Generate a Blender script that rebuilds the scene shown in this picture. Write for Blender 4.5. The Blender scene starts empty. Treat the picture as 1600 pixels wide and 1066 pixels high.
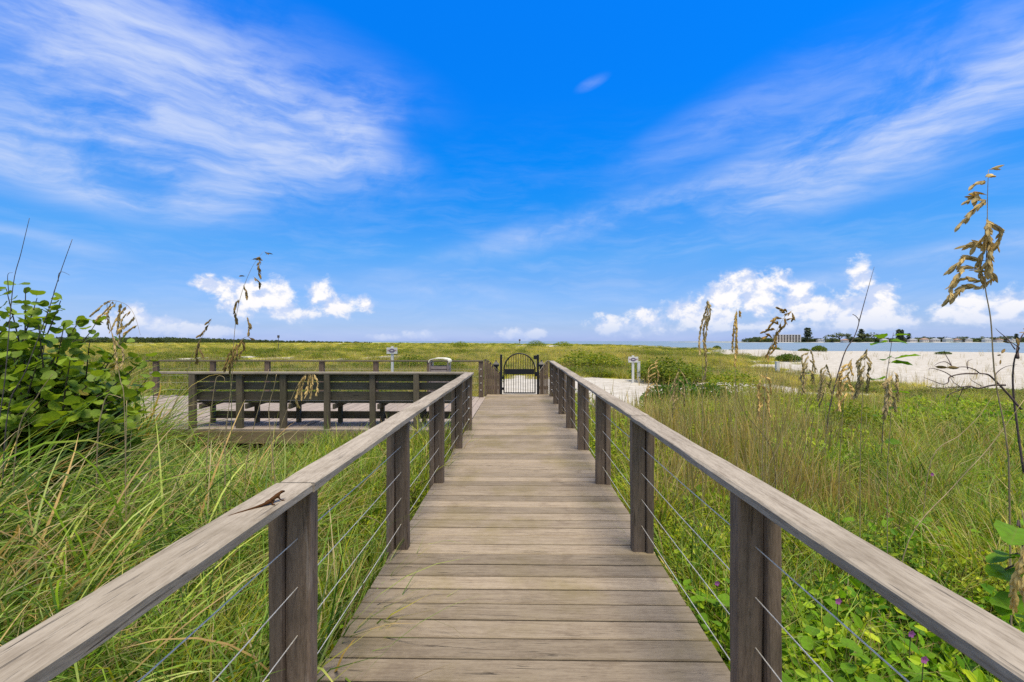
import bpy, math, random
import numpy as np
from mathutils import Vector, Matrix, Euler

random.seed(7)
rng = np.random.default_rng(7)
R = math.radians
SC = bpy.context.scene
COL = SC.collection

# ------------------------------------------------------------------ camera
FPX, CAM_Z = 711.1, 1.475
YAW = math.atan(12 / FPX)
cam_d = bpy.data.cameras.new('camera')
cam_d.lens, cam_d.sensor_width = 16.0, 36.0
cam_d.clip_start, cam_d.clip_end = 0.05, 20000
cam = bpy.data.objects.new('camera', cam_d)
cam.location = (0, 0, CAM_Z)
cam.rotation_euler = (R(90), 0, YAW)
COL.objects.link(cam)
SC.camera = cam

# ------------------------------------------------------------------ light
SUN_EL, SUN_AZ = R(75), R(152)          # azimuth from +Y, negative = to the left
sun_d = bpy.data.lights.new('sun', 'SUN')
sun_d.energy, sun_d.angle, sun_d.color = 3.9, R(26), (1.0, 0.89, 0.69)
sun = bpy.data.objects.new('sun', sun_d)
sd = Vector((math.sin(SUN_AZ) * math.cos(SUN_EL), math.cos(SUN_AZ) * math.cos(SUN_EL), math.sin(SUN_EL)))
sun.rotation_euler = sd.to_track_quat('Z', 'Y').to_euler()
COL.objects.link(sun)

vs = SC.view_settings
SC.display_settings.display_device = 'sRGB'
vs.view_transform, vs.look, vs.gamma, vs.use_curve_mapping = 'Standard', 'None', 1.0, False
vs.exposure = 0.5
SC.render.engine = 'CYCLES'
SC.cycles.max_bounces = 8
SC.cycles.transparent_max_bounces = 8
SC.cycles.use_denoising = False


class NG:
    """small helper to wire shader nodes"""
    def __init__(s, tree):
        s.t = tree
        tree.nodes.clear()

    def n(s, typ, **kw):
        nd = s.t.nodes.new(typ)
        for k, v in kw.items():
            setattr(nd, k, v)
        return nd

    def put(s, sock, v):
        if isinstance(v, bpy.types.NodeSocket):
            s.t.links.new(v, sock)
        elif v is not None:
            sock.default_value = v

    def m(s, op, a, b=None, c=None, clamp=False):
        nd = s.n('ShaderNodeMath', operation=op, use_clamp=clamp)
        s.put(nd.inputs[0], a)
        if b is not None: s.put(nd.inputs[1], b)
        if c is not None: s.put(nd.inputs[2], c)
        return nd.outputs[0]

    def v(s, op, a, b=None):
        nd = s.n('ShaderNodeVectorMath', operation=op)
        s.put(nd.inputs[0], a)
        if b is not None: s.put(nd.inputs[1], b)
        return nd.outputs['Value'] if op in ('LENGTH', 'DOT_PRODUCT') else nd.outputs[0]

    def xyz(s, x, y, z):
        nd = s.n('ShaderNodeCombineXYZ')
        for i, q in enumerate((x, y, z)): s.put(nd.inputs[i], q)
        return nd.outputs[0]

    def sep(s, a):
        nd = s.n('ShaderNodeSeparateXYZ')
        s.put(nd.inputs[0], a)
        return nd.outputs

    def noise(s, vec, scale=5, detail=4, rough=0.55, dist=0.0, out=0):
        nd = s.n('ShaderNodeTexNoise')
        s.put(nd.inputs['Vector'], vec)
        nd.inputs['Scale'].default_value = scale
        nd.inputs['Detail'].default_value = detail
        nd.inputs['Roughness'].default_value = rough
        nd.inputs['Distortion'].default_value = dist
        return nd.outputs[out]

    def smooth(s, x, a, b, lo=0.0, hi=1.0):
        nd = s.n('ShaderNodeMapRange', interpolation_type='SMOOTHSTEP')
        s.put(nd.inputs[0], x)
        for i, q in enumerate((a, b, lo, hi)): nd.inputs[i + 1].default_value = q
        return nd.outputs[0]

    def lin(s, x, a, b, lo=0.0, hi=1.0):
        nd = s.n('ShaderNodeMapRange')
        s.put(nd.inputs[0], x)
        for i, q in enumerate((a, b, lo, hi)): nd.inputs[i + 1].default_value = q
        return nd.outputs[0]

    def mix(s, f, a, b, blend='MIX'):
        nd = s.n('ShaderNodeMix', data_type='RGBA', blend_type=blend)
        s.put(nd.inputs[0], f)
        s.put(nd.inputs[6], col4(a))
        s.put(nd.inputs[7], col4(b))
        return nd.outputs[2]

    def ramp(s, f, stops, interp='LINEAR'):
        nd = s.n('ShaderNodeValToRGB')
        cr = nd.color_ramp
        cr.interpolation = interp
        while len(cr.elements) > 1: cr.elements.remove(cr.elements[-1])
        cr.elements[0].position, cr.elements[0].color = stops[0][0], col4(stops[0][1])
        for p, c in stops[1:]:
            cr.elements.new(p).color = col4(c)
        s.put(nd.inputs[0], f)
        return nd.outputs[0]

    def mapping(s, vec, scale=(1, 1, 1), rot=(0, 0, 0), loc=(0, 0, 0)):
        nd = s.n('ShaderNodeMapping')
        s.put(nd.inputs[0], vec)
        nd.inputs['Scale'].default_value = scale
        nd.inputs['Rotation'].default_value = rot
        nd.inputs['Location'].default_value = loc
        return nd.outputs[0]


def col4(c):
    if isinstance(c, bpy.types.NodeSocket) or not hasattr(c, '__len__'): return c
    return (*c, 1.0) if len(c) == 3 else tuple(c)


# ------------------------------------------------------------------ sky
def build_world():
    w = bpy.data.worlds.new('World')
    SC.world = w
    w.use_nodes = True
    g = NG(w.node_tree)
    out = g.n('ShaderNodeOutputWorld')
    bg = g.n('ShaderNodeBackground')
    STR = 0.12
    KC = STR * 1.414                         # cloud white under the picture's exposure
    bg.inputs[1].default_value = STR
    sky = g.n('ShaderNodeTexSky', sky_type='NISHITA', sun_disc=False)
    sky.sun_elevation, sky.sun_rotation = SUN_EL, SUN_AZ
    sky.air_density, sky.dust_density, sky.ozone_density = 1.0, 0.6, 2.0
    d = g.v('NORMALIZE', g.n('ShaderNodeTexCoord').outputs['Generated'])
    x, y, z = g.sep(d)
    el = g.m('ARCSINE', z)
    az = g.m('ARCTAN2', x, y)
    # clear-air tint by elevation: deep azure overhead, pale lavender at the horizon
    e01 = g.lin(el, 0.0, 0.8)
    tint = g.ramp(e01, SKY_TINT)
    base = g.mix(1.0, sky.outputs[0], tint, 'MULTIPLY')
    uv = g.xyz(az, el, 0.0)

    def ang(px, py):
        a = math.atan((px - 812) / FPX)
        return a, math.atan((533.5 - py) / FPX * math.cos(a))

    # ---- thin cirrus: streaky noise, thicker where the long bands lie
    def band(px, py, rx, ry, rot, wt):
        a, e = ang(px, py)
        mp = g.mapping(g.v('SUBTRACT', uv, (a, e, 0)), rot=(0, 0, rot))
        q = g.v('LENGTH', g.v('MULTIPLY', mp, (FPX / rx, FPX / ry, 0)))
        return g.m('MULTIPLY', g.smooth(q, 1.0, 0.0), wt)
    bands = [(170, 140, 430, 150, 0.12, 1.25), (60, 205, 340, 75, 0.1, .9), (430, 195, 280, 70, 0.2, .9), (565, 185, 90, 70, -.6, .5), (110, 265, 240, 60, 0.12, .8), (330, 60, 380, 90, .1, .4),
             (1430, 215, 560, 62, -0.30, .75), (1560, 110, 380, 120, -0.25, .55), (1130, 285, 330, 36, -0.3, .5), (1480, 190, 300, 30, -.32, .3), (1180, 170, 300, 60, -.3, .2),
             (860, 362, 300, 40, -0.25, .65), (1480, 400, 280, 24, -0.12, .9), (690, 455, 260, 36, 0.1, .45),
             (925, 131, 34, 10, -.3, .42), (1100, 215, 260, 50, -0.25, .2), (40, 372, 110, 18, 0.1, .7)]
    acc = None
    for b in bands:
        f = band(*b)
        acc = f if acc is None else g.m('ADD', acc, f)
    warp = g.v('MULTIPLY', g.v('SUBTRACT', g.noise(d, 5, 3, 0.55, out=1), (.5, .5, .5)), (.12, .06, 0))
    uvw = g.v('ADD', uv, warp)
    s1 = g.noise(g.mapping(uvw, (5, 26, 1), (0, 0, -0.16)), 1.0, 7, 0.60, 0.25)
    s2 = g.noise(g.mapping(uvw, (9, 60, 1), (0, 0, 0.2)), 1.0, 6, 0.62, 0.2)
    st = g.m('ADD', g.m('MULTIPLY', s1, .62), g.m('MULTIPLY', s2, .38))
    patch = g.smooth(g.noise(g.mapping(uvw, (3.0, 7, 1), (0, 0, -0.1)), 1.0, 7, .62, .3), .36, .58, .18, 1.0)
    cir = g.m('MULTIPLY', g.m('MULTIPLY', g.m('MINIMUM', acc, 1.0), patch), g.smooth(st, .32, .66, .36, 1.0))
    cir = g.m('MULTIPLY', cir, .84, clamp=True)
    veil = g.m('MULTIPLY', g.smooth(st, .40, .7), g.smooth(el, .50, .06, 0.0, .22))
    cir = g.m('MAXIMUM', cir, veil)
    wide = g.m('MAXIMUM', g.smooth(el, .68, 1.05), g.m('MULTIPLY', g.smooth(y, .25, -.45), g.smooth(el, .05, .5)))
    fill_sheet = g.m('MULTIPLY', wide, g.smooth(g.noise(g.mapping(d, (2.2, 5, 2.2), (0, 0, .4)), 1.0, 5, .6, .3), .15, .6, .62, .95))  # white sheet above and behind the view, added to whiten ambient light
    cir = g.m('MAXIMUM', cir, fill_sheet)
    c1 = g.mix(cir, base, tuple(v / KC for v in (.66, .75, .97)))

    # ---- cumulus along the horizon
    blobs = [(330, 443, 44, 15), (385, 470, 50, 32), (430, 468, 50, 34), (495, 462, 38, 30), (520, 478, 44, 24), (570, 476, 18, 18), (455, 490, 100, 14),
             (205, 500, 42, 32), (240, 508, 40, 18), (150, 515, 60, 24), (300, 520, 60, 12), (655, 523, 28, 11), (800, 524, 36, 10), (835, 523, 20, 9), (600, 528, 30, 7),
             (965, 512, 52, 20), (1015, 500, 44, 22), (1065, 487, 56, 26), (1100, 500, 70, 22), (1160, 440, 42, 26), (1195, 450, 44, 24), (1130, 462, 36, 26), (1180, 470, 60, 30),
             (1240, 465, 34, 26), (1255, 482, 50, 24), (1340, 440, 32, 32), (1362, 462, 32, 26), (1320, 472, 40, 24), (1300, 492, 110, 16), (1340, 510, 60, 14), (1400, 505, 44, 14),
             (1462, 492, 34, 20), (1510, 478, 40, 24), (1560, 480, 70, 24), (1530, 500, 110, 16), (1620, 470, 60, 34), (1180, 512, 150, 10)]
    r_ = random.Random(3)
    for k in range(14):                       # the same fair-weather row goes on to both sides
        a_ = 1750 + 190 * k if k < 7 else -120 - 190 * (k - 7)
        blobs.append((a_, r_.uniform(480, 505), r_.uniform(60, 120), r_.uniform(22, 40)))
    fld = None
    for (px, py, rx, ry) in blobs:
        a, e = ang(px, py)
        ca = max(.15, math.cos(a))
        q = g.v('LENGTH', g.v('MULTIPLY', g.v('SUBTRACT', uv, (a, e, 0)), (FPX / (rx * ca * ca) / 1.10, FPX / (ry * ca) / 1.10, 0)))
        fld = q if fld is None else g.m('SMOOTH_MIN', fld, q, .25)
    n1 = g.noise(g.mapping(d, (1, 1, 1.25)), 17, 7, .60, .2)
    n2 = g.noise(g.mapping(d, (1, 1, 1.2)), 46, 5, .60, .1)
    nn = g.m('ADD', g.m('MULTIPLY', n1, .68), g.m('MULTIPLY', n2, .32))
    dens = g.m('ADD', g.m('SUBTRACT', 1.0, fld), g.m('MULTIPLY', g.m('SUBTRACT', nn, .5), 3.4))
    mask = g.smooth(dens, 0.0, .68)
    mask = g.m('MULTIPLY', mask, g.smooth(el, -.01, .05, .35, 1.0))
    # light on the heaps: compare with the density a little towards the light
    n1b = g.noise(g.mapping(d, (1, 1, 1.25), loc=(.010, 0, -.016)), 17, 7, .60, .2)
    lit = g.m('ADD', g.m('MULTIPLY', g.m('SUBTRACT', n1, n1b), 5.0), g.m('MULTIPLY', dens, .55))
    lit = g.m('MULTIPLY', g.smooth(lit, -.1, .75), g.smooth(el, .0, .085, .3, 1.0))
    ccol = g.mix(lit, tuple(v / KC for v in (.60, .70, .95)), tuple(v / KC for v in (1.02, 1.0, 1.0)))
    c2 = g.mix(mask, c1, ccol)
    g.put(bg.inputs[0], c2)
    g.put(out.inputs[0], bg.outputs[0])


SKY_TINT = [(0.0, (.55, .72, 1.50)), (.035, (.45, .59, 1.08)), (.075, (.42, .565, .96)), (.16, (.33, .58, .95)), (.23, (.24, .63, 1.03)), (.347, (.06, .62, 1.20)), (.45, (.012, .64, 1.37)), (.617, (.010, .66, 1.58)), (.79, (.010, .70, 1.70)), (1.0, (.01, .68, 1.70))]
build_world()

# ------------------------------------------------------------------ helpers
fw = Vector((-math.sin(YAW), math.cos(YAW), 0))
rt = Vector((math.cos(YAW), math.sin(YAW), 0))


def at(px, py, Y):
    """the point seen at photo pixel (px, py) on the vertical plane Y metres down the walk"""
    d = fw + rt * ((px - 800) / FPX) + Vector((0, 0, (533 - py) / FPX))
    t = Y / d.y
    return Vector((d.x * t, Y, CAM_Z + d.z * t))


def _h(i, j, s):
    n = (i * 374761393 + j * 668265263 + s * 1274126177) & 0xffffffff
    n = ((n ^ (n >> 13)) * 1103515245) & 0xffffffff
    return ((n ^ (n >> 16)) & 0xffff) / 65535.0


def vnoise(x, y, s=0):
    x, y = np.asarray(x, float), np.asarray(y, float)
    i, j = np.floor(x).astype(np.int64), np.floor(y).astype(np.int64)
    u, v = x - i, y - j
    u, v = u * u * (3 - 2 * u), v * v * (3 - 2 * v)
    return (_h(i, j, s) * (1 - u) + _h(i + 1, j, s) * u) * (1 - v) + (_h(i, j + 1, s) * (1 - u) + _h(i + 1, j + 1, s) * u) * v


def fbm(x, y, s=0, o=4):
    t, a = 0, .5
    for k in range(o):
        t = t + a * vnoise(np.asarray(x) * 2 ** k, np.asarray(y) * 2 ** k, s + k)
        a *= .5
    return t / (1 - .5 ** o)


def sstep(x, a, b):
    t = np.clip((np.asarray(x, float) - a) / (b - a), 0, 1)
    return t * t * (3 - 2 * t)


def tag(o, label=None, cat=None, group=None, kind=None):
    if label: o['label'] = label
    if cat: o['category'] = cat
    if group: o['group'] = group
    if kind: o['kind'] = kind
    return o


def empty(name, loc=(0, 0, 0), label=None, cat=None, group=None, kind=None):
    o = bpy.data.objects.new(name, None)
    o.empty_display_size = .1
    COL.objects.link(o)
    o.location = loc
    return tag(o, label, cat, group, kind)


def link(name, me, parent=None, loc=(0, 0, 0), rot=(0, 0, 0), scale=None):
    """parts are placed in world space, then hung under their thing"""
    o = bpy.data.objects.new(name, me)
    COL.objects.link(o)
    o.location = Vector(loc)
    o.rotation_euler = rot
    if scale is not None: o.scale = scale if hasattr(scale, '__len__') else (scale,) * 3
    if parent is not None:
        o.parent = parent
        q, base = parent, Vector((0, 0, 0))
        while q is not None:
            base += q.location
            q = q.parent
        o.location = Vector(loc) - base
    return o


class MB:
    def __init__(s):
        s.v, s.f, s.c = [], [], []

    def add(s, vs_, fs, tone=None):
        b = len(s.v)
        s.v.extend([tuple(q) for q in vs_])
        s.f.extend([tuple(b + i for i in q) for q in fs])
        s.c.extend([tone or (1, 1, 1)] * len(vs_))

    def box(s, lo, hi, tone=None):
        x0, y0, z0 = lo
        x1, y1, z1 = hi
        s.add([(x0, y0, z0), (x1, y0, z0), (x1, y1, z0), (x0, y1, z0), (x0, y0, z1), (x1, y0, z1), (x1, y1, z1), (x0, y1, z1)],
              [(0, 3, 2, 1), (4, 5, 6, 7), (0, 1, 5, 4), (1, 2, 6, 5), (2, 3, 7, 6), (3, 0, 4, 7)], tone)

    def tube(s, pts, rad, n=6, tone=None, caps=True):
        pts = [Vector(p) for p in pts]
        if not hasattr(rad, '__len__'): rad = [rad] * len(pts)
        vs_, fs = [], []
        up = Vector((.13, .2, 1)).normalized()
        for i, p in enumerate(pts):
            t = (pts[min(i + 1, len(pts) - 1)] - pts[max(i - 1, 0)]).normalized()
            a = t.cross(up)
            if a.length < .05: a = t.cross(Vector((1, 0, 0)))
            a.normalize()
            b = t.cross(a)
            for k in range(n):
                th = 2 * math.pi * k / n
                vs_.append(p + (a * math.cos(th) + b * math.sin(th)) * rad[i])
        for i in range(len(pts) - 1):
            for k in range(n):
                fs.append((i * n + k, i * n + (k + 1) % n, (i + 1) * n + (k + 1) % n, (i + 1) * n + k))
        if caps:
            fs.append(tuple(range(n - 1, -1, -1)))
            fs.append(tuple((len(pts) - 1) * n + k for k in range(n)))
        s.add(vs_, fs, tone)

    def mesh(s, name, mat, smooth=False, tones=False):
        me = bpy.data.meshes.new(name)
        me.from_pydata(s.v, [], s.f)
        if mat: me.materials.append(mat)
        if smooth: me.polygons.foreach_set('use_smooth', [True] * len(me.polygons))
        if tones:
            at_ = me.attributes.new('tone', 'FLOAT_COLOR', 'POINT')
            at_.data.foreach_set('color', np.c_[np.array(s.c), np.ones(len(s.c))].ravel())
        me.update()
        return me

    def obj(s, name, mat, parent=None, smooth=False, tones=False):
        return link(name, s.mesh(name, mat, smooth, tones), parent)


_cache = {}


def board_mesh(L, W, T, mat, ch=.004):
    """a sawn board with eased edges: length on local x, width on y, thickness on z, centred"""
    key = (round(L, 3), round(W, 4), round(T, 4), mat.name)
    if key in _cache: return _cache[key]
    w, t, l = W / 2, T / 2, L / 2
    c = min(ch, w * .4, t * .4)
    prof = [(-w + c, -t), (w - c, -t), (w, -t + c), (w, t - c), (w - c, t), (-w + c, t), (-w, t - c), (-w, -t + c)]
    vs_ = [(-l, a, b) for a, b in prof] + [(l, a, b) for a, b in prof]
    fs = [(k, k + 8, (k + 1) % 8 + 8, (k + 1) % 8) for k in range(8)] + [tuple(range(8)), tuple(range(15, 7, -1))]
    me = bpy.data.meshes.new('board')
    me.from_pydata(vs_, [], fs)
    me.materials.append(mat)
    me.update()
    _cache[key] = me
    return me


def worn_mesh(L, W, T, mat, seed):
    """an old board: edges rounded unevenly, faces a little bowed, ends checked"""
    rr = random.Random(seed)
    n = max(3, int(L / .12))
    w, t = W / 2, T / 2
    vs_, fs = [], []
    ph = [rr.uniform(0, 6.28) for _ in range(6)]
    for i in range(n + 1):
        u = i / n
        x = -L / 2 + L * u
        bow = .0022 * math.sin(2.1 * x + ph[0])
        cup = .0012 * math.sin(1.3 * x + ph[1])
        cs = [min(.013, max(.003, .0055 + .004 * math.sin(3.7 * x + ph[2 + k]) + rr.uniform(-.0025, .004))) for k in range(4)]
        j = lambda: rr.uniform(-.0009, .0009)
        sec = [(-w + cs[0], -t), (w - cs[1], -t), (w + j(), -t + cs[1] * .8), (w + j(), t - cs[2] * .8), (w - cs[2], t + cup), (-w + cs[3], t + cup), (-w + j(), t - cs[3] * .8), (-w + j(), -t + cs[0] * .8)]
        vs_ += [(x, a + bow, b) for a, b in sec]
    for i in range(n):
        for k in range(8):
            fs.append((i * 8 + k, i * 8 + 8 + k, i * 8 + 8 + (k + 1) % 8, i * 8 + (k + 1) % 8))
    fs += [tuple(range(8)), tuple(n * 8 + k for k in range(7, -1, -1))]
    me = bpy.data.meshes.new('worn_board')
    me.from_pydata(vs_, [], fs)
    me.materials.append(mat)
    me.update()
    return me


def beam(name, a, b, W, T, mat, parent, roll=0.0, worn=None):
    """board from a to b; T is measured towards 'up' (or towards y for uprights)"""
    a, b = Vector(a), Vector(b)
    d = b - a
    L = d.length
    xax = d.normalized()
    ref = Vector((0, 0, 1)) if abs(xax.z) < .9 else Vector((0, 1, 0))
    yax = ref.cross(xax).normalized()
    zax = xax.cross(yax)
    m = Matrix((xax, yax, zax)).transposed()
    if roll: m = m @ Matrix.Rotation(roll, 3, 'X')
    me = board_mesh(L, W, T, mat) if worn is None else worn_mesh(L, W, T, mat, worn)
    return link(name, me, parent, (a + b) / 2, m.to_euler())


# ------------------------------------------------------------------ materials
MAT = {}


def new_mat(name):
    m = bpy.data.materials.new(name)
    m.use_nodes = True
    MAT[name] = m
    return m, NG(m.node_tree)


def finish(g, bsdf):
    o = g.n('ShaderNodeOutputMaterial')
    g.put(o.inputs[0], bsdf)


def pbsdf(g, color, rough=.7, normal=None, **kw):
    p = g.n('ShaderNodeBsdfPrincipled')
    g.put(p.inputs['Base Color'], col4(color))
    g.put(p.inputs['Roughness'], rough)
    for k, v in kw.items(): g.put(p.inputs[k], v)
    if normal is not None: g.put(p.inputs['Normal'], normal)
    return p.outputs[0]


def bump(g, h, strength=.5, dist=.01):
    b = g.n('ShaderNodeBump')
    b.inputs['Strength'].default_value = strength
    b.inputs['Distance'].default_value = dist
    g.put(b.inputs['Height'], h)
    return b.outputs[0]


def wood(name, light, dark, stain=(.10, .10, .05), stain_amt=.3, crack=.6, var=.18, pale=None):
    m, g = new_mat(name)
    tc = g.n('ShaderNodeTexCoord').outputs['Object']
    oi = g.n('ShaderNodeObjectInfo')
    rnd = oi.outputs['Random']
    off = g.xyz(g.m('MULTIPLY', rnd, 37.3), g.m('MULTIPLY', rnd, 91.7), g.m('MULTIPLY', rnd, 53.1))
    p = g.v('ADD', tc, off)
    grain = g.noise(g.mapping(p, (3.2, 44, 44)), 1.0, 8, .70, .5)
    fine = g.noise(g.mapping(p, (26, 150, 150)), 1.0, 4, .7)
    blotch = g.noise(p, 4.5, 5, .6, .3)
    wp = g.n('ShaderNodeNewGeometry').outputs['Position']
    wide = g.noise(g.mapping(wp, (1, .8, 1)), 1.3, 5, .6, .2)
    f = g.m('ADD', g.m('MULTIPLY', grain, .62), g.m('MULTIPLY', fine, .38))
    c = g.mix(g.smooth(f, .28, .62), dark, light)
    # grey/tan drift and dark damp stains
    c = g.mix(g.m('MULTIPLY', g.smooth(wide, .46, .68), stain_amt), c, stain)
    c = g.mix(g.m('MULTIPLY', g.smooth(blotch, .52, .75), stain_amt * .8), c, tuple(v * .9 for v in dark))
    if pale: c = g.mix(g.m('MULTIPLY', g.smooth(g.noise(g.mapping(p, (3, 22, 22)), 1.0, 5, .65, .4), .60, .72), .7), c, pale)
    ck = g.noise(g.mapping(p, (2.2, 46, 46), loc=(5, 3, 1)), 1.0, 5, .7, 1.1)
    ckm = g.m('MULTIPLY', g.smooth(ck, .59, .66), g.smooth(g.noise(p, 2.0, 2, .5), .42, .66))
    c = g.mix(g.m('MULTIPLY', ckm, crack), c, tuple(v * .18 for v in dark))
    bright = g.lin(rnd, 0, 1, 1 - var, 1 + var)
    c = g.mix(1.0, c, g.xyz(bright, bright, g.m('MULTIPLY', bright, .99)), 'MULTIPLY')
    h = g.m('SUBTRACT', g.m('ADD', g.m('MULTIPLY', grain, .8), g.m('MULTIPLY', fine, .35)), g.m('MULTIPLY', ckm, 1.2))
    finish(g, pbsdf(g, c, .82, bump(g, h, .55, .004), **{'Specular IOR Level': .25}))
    return m


WD = wood('weathered_deck_wood', (.275, .222, .158), (.135, .100, .068), (.165, .130, .055), .65, .9, .24)
WP = wood('platform_deck_wood', (.32, .265, .225), (.19, .15, .122), (.22, .19, .14), .3, .6, .12)
WR = wood('silvered_rail_wood', (.35, .302, .238), (.155, .122, .085), (.17, .14, .095), .6, .95, .08)
WT = wood('dark_post_wood', (.20, .145, .100), (.076, .052, .035), (.05, .045, .03), .4, .8, .15, pale=(.26, .215, .175))
WB = wood('bench_wood', (.145, .118, .082), (.062, .049, .034), (.07, .072, .035), .45, .6, .15)
WF = wood('fascia_wood', (.25, .195, .115), (.12, .09, .05), (.15, .12, .05), .4, .5, .08)
WJ = wood('joist_wood', (.10, .08, .055), (.05, .04, .03), (.05, .05, .03), .4, .5, .1)


def plain(name, color, rough=.5, metallic=0.0, var=.06, scale=30, bmp=.0, spec=.35):
    m, g = new_mat(name)
    tc = g.n('ShaderNodeTexCoord').outputs['Object']
    n = g.noise(tc, scale, 5, .6)
    c = g.mix(g.smooth(n, .3, .7), tuple(max(0, v * (1 - var * 2)) for v in color), tuple(v * (1 + var) for v in color))
    nm = bump(g, n, bmp, .003) if bmp else None
    finish(g, pbsdf(g, c, rough, nm, Metallic=metallic, **{'Specular IOR Level': spec}))
    return m


M_IRON = plain('black_painted_iron', (.012, .012, .013), .45, 0, .2)
M_CABLE = plain('steel_cable', (.66, .61, .50), .45, .25, .1)
M_WHITE = plain('white_paint', (.62, .60, .55), .6, 0, .05)
M_SIGNRED = plain('faded_red_print', (.30, .08, .10), .6)
M_SIGNGREY = plain('faded_dark_print', (.16, .13, .17), .6)
M_CREAM = plain('cream_plastic', (.70, .66, .50), .5)
M_BIN = plain('grey_brown_slat', (.24, .20, .18), .7, 0, .1)
M_BINDARK = plain('dark_bin_liner', (.03, .028, .03), .7)
M_LAMP = plain('verdigris_lamp_metal', (.035, .05, .04), .5, .3, .2)
M_LIZ = plain('brown_lizard_skin', (.075, .032, .010), .7, 0, .3, 60, .3, .08)
M_EYE = plain('dark_eye', (.01, .01, .01), .1)
M_CONDO = plain('pale_stucco', (.62, .56, .50), .8)
M_CONDOG = plain('dark_window_glass', (.10, .12, .15), .2)  # plain dark glass for all the far windows
M_ROOF = plain('roof_tile', (.30, .19, .14), .8)
M_ROOFG = plain('grey_roof', (.28, .29, .31), .8)
M_FAROOD = plain('far_trunk_bark', (.08, .06, .045), .9)
M_TWIG = plain('bare_grey_twig', (.10, .07, .062), .9, 0, .2, 40, .3)


def leafmat(name, base=None, var=.25, trans=.35, rough=.55, spec=.3, tone=True, back=None, veins=False):
    """thin leaf: diffuse + light coming through; 'tone' is the colour of each blade or leaf"""
    m, g = new_mat(name)
    if tone:
        a = g.n('ShaderNodeAttribute', attribute_name='tone')
        c = a.outputs['Color']
    else:
        c = g.mix(0.0, base, base)
    rnd = g.n('ShaderNodeObjectInfo').outputs['Random']
    c = g.mix(1.0, c, g.ramp(rnd, [(0, (1 - var, 1 - var * .9, 1 - var)), (.5, (1, 1, 1)), (1, (1 + var * 1.2, 1 + var * .8, 1 - var * .5))]), 'MULTIPLY')
    if veins:
        oc = g.n('ShaderNodeTexCoord').outputs['Object']
        q = g.sep(oc)
        ay = g.m('ABSOLUTE', q[1])
        mid = g.smooth(ay, .03, .0)
        rib = g.smooth(g.m('SINE', g.m('MULTIPLY', g.m('SUBTRACT', q[0], g.m('MULTIPLY', ay, .6)), 26)), .86, 1.0)
        mot = g.smooth(g.noise(oc, 5, 4, .6), .35, .7)
        c = g.mix(g.m('MULTIPLY', mot, .35), c, (.07, .075, .012))
        c = g.mix(g.m('MULTIPLY', g.m('MAXIMUM', mid, g.m('MULTIPLY', rib, .5)), .35), c, (.22, .24, .06))
    p = g.n('ShaderNodeBsdfPrincipled')
    g.put(p.inputs['Base Color'], c)
    p.inputs['Roughness'].default_value = rough
    p.inputs['Specular IOR Level'].default_value = spec
    t = g.n('ShaderNodeBsdfTranslucent')
    g.put(t.inputs[0], g.mix(1.0, c, (1.25, 1.2, .55), 'MULTIPLY'))
    mx = g.n('ShaderNodeMixShader')
    mx.inputs[0].default_value = trans
    g.put(mx.inputs[1], p.outputs[0])
    g.put(mx.inputs[2], t.outputs[0])
    finish(g, mx.outputs[0])
    return m


M_BLADE = leafmat('grass_blade', trans=.42, rough=.5, spec=.25)
M_LEAF = leafmat('small_leaf', trans=.42, spec=.2)
M_GRAPE = leafmat('sea_grape_leaf', (.19, .30, .028), .38, .38, .5, .2, tone=False, veins=True)
M_VINE = leafmat('vine_leaf', (.16, .33, .02), .22, .48, .55, .12, tone=False, veins=True)
M_YLEAF = leafmat('yellow_leaf', (.32, .26, .03), .2, .4, tone=False)
M_FLOWER = leafmat('purple_petal', (.42, .12, .40), .1, .4, tone=False)
M_SPIKE = leafmat('dry_spikelet', (.26, .18, .07), .30, .25, .7, .15, tone=False)
M_SPIKEP = leafmat('pale_spikelet', (.56, .43, .20), .25, .30, .7, .15, tone=False)
M_SPIKEY = leafmat('yellow_spikelet', (.62, .50, .20), .15, .35, .7, .1, tone=False)
M_STEM = plain('dry_stalk', (.34, .26, .13), .7, 0, .2, 12)
M_STEMD = plain('dark_stalk', (.10, .08, .07), .7, 0, .2, 12)
M_STEMG = plain('green_stem', (.16, .17, .05), .7, 0, .2, 12)

# ------------------------------------------------------------------ ground, sea, far shore
LAND = [(300, -600), (260, 0), (170, 60), (124, 112), (93, 135), (96, 190), (92, 262), (40, 318), (14, 420), (-110, 560), (-230, 700), (-420, 800), (-3500, 900), (-3500, -3000), (300, -3000)]


def land_dist(x, y):
    """metres inland from the shoreline (negative in the water)"""
    x, y = np.asarray(x, float), np.asarray(y, float)
    best = np.full(x.shape, 1e9)
    inside = np.zeros(x.shape, bool)
    for (ax, ay), (bx, by) in zip(LAND, LAND[1:] + LAND[:1]):
        dx, dy = bx - ax, by - ay
        t = np.clip(((x - ax) * dx + (y - ay) * dy) / (dx * dx + dy * dy), 0, 1)
        best = np.minimum(best, np.hypot(x - ax - t * dx, y - ay - t * dy))
        with np.errstate(divide='ignore', invalid='ignore'):
            hit = ((ay > y) != (by > y)) & (x < dx * (y - ay) / (dy if dy else 1e-9) + ax)
        inside ^= hit
    return np.where(inside, best, -best)


def ground_z(x, y):
    x, y = np.asarray(x, float), np.asarray(y, float)
    s = land_dist(x, y)
    z = -2.35 + 1.85 * sstep(s, -5, 60) - 3 * sstep(s, -4, -60)
    far = sstep(np.hypot(x, y), 14, 45) * sstep(s, 20, 70)
    z = z + far * (fbm(x / 14, y / 14, 3) - .5) * 1.15
    z = z + (fbm(x / 2.2, y / 2.2, 9) - .5) * .14 * sstep(s, -5, 10)
    return z


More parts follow.
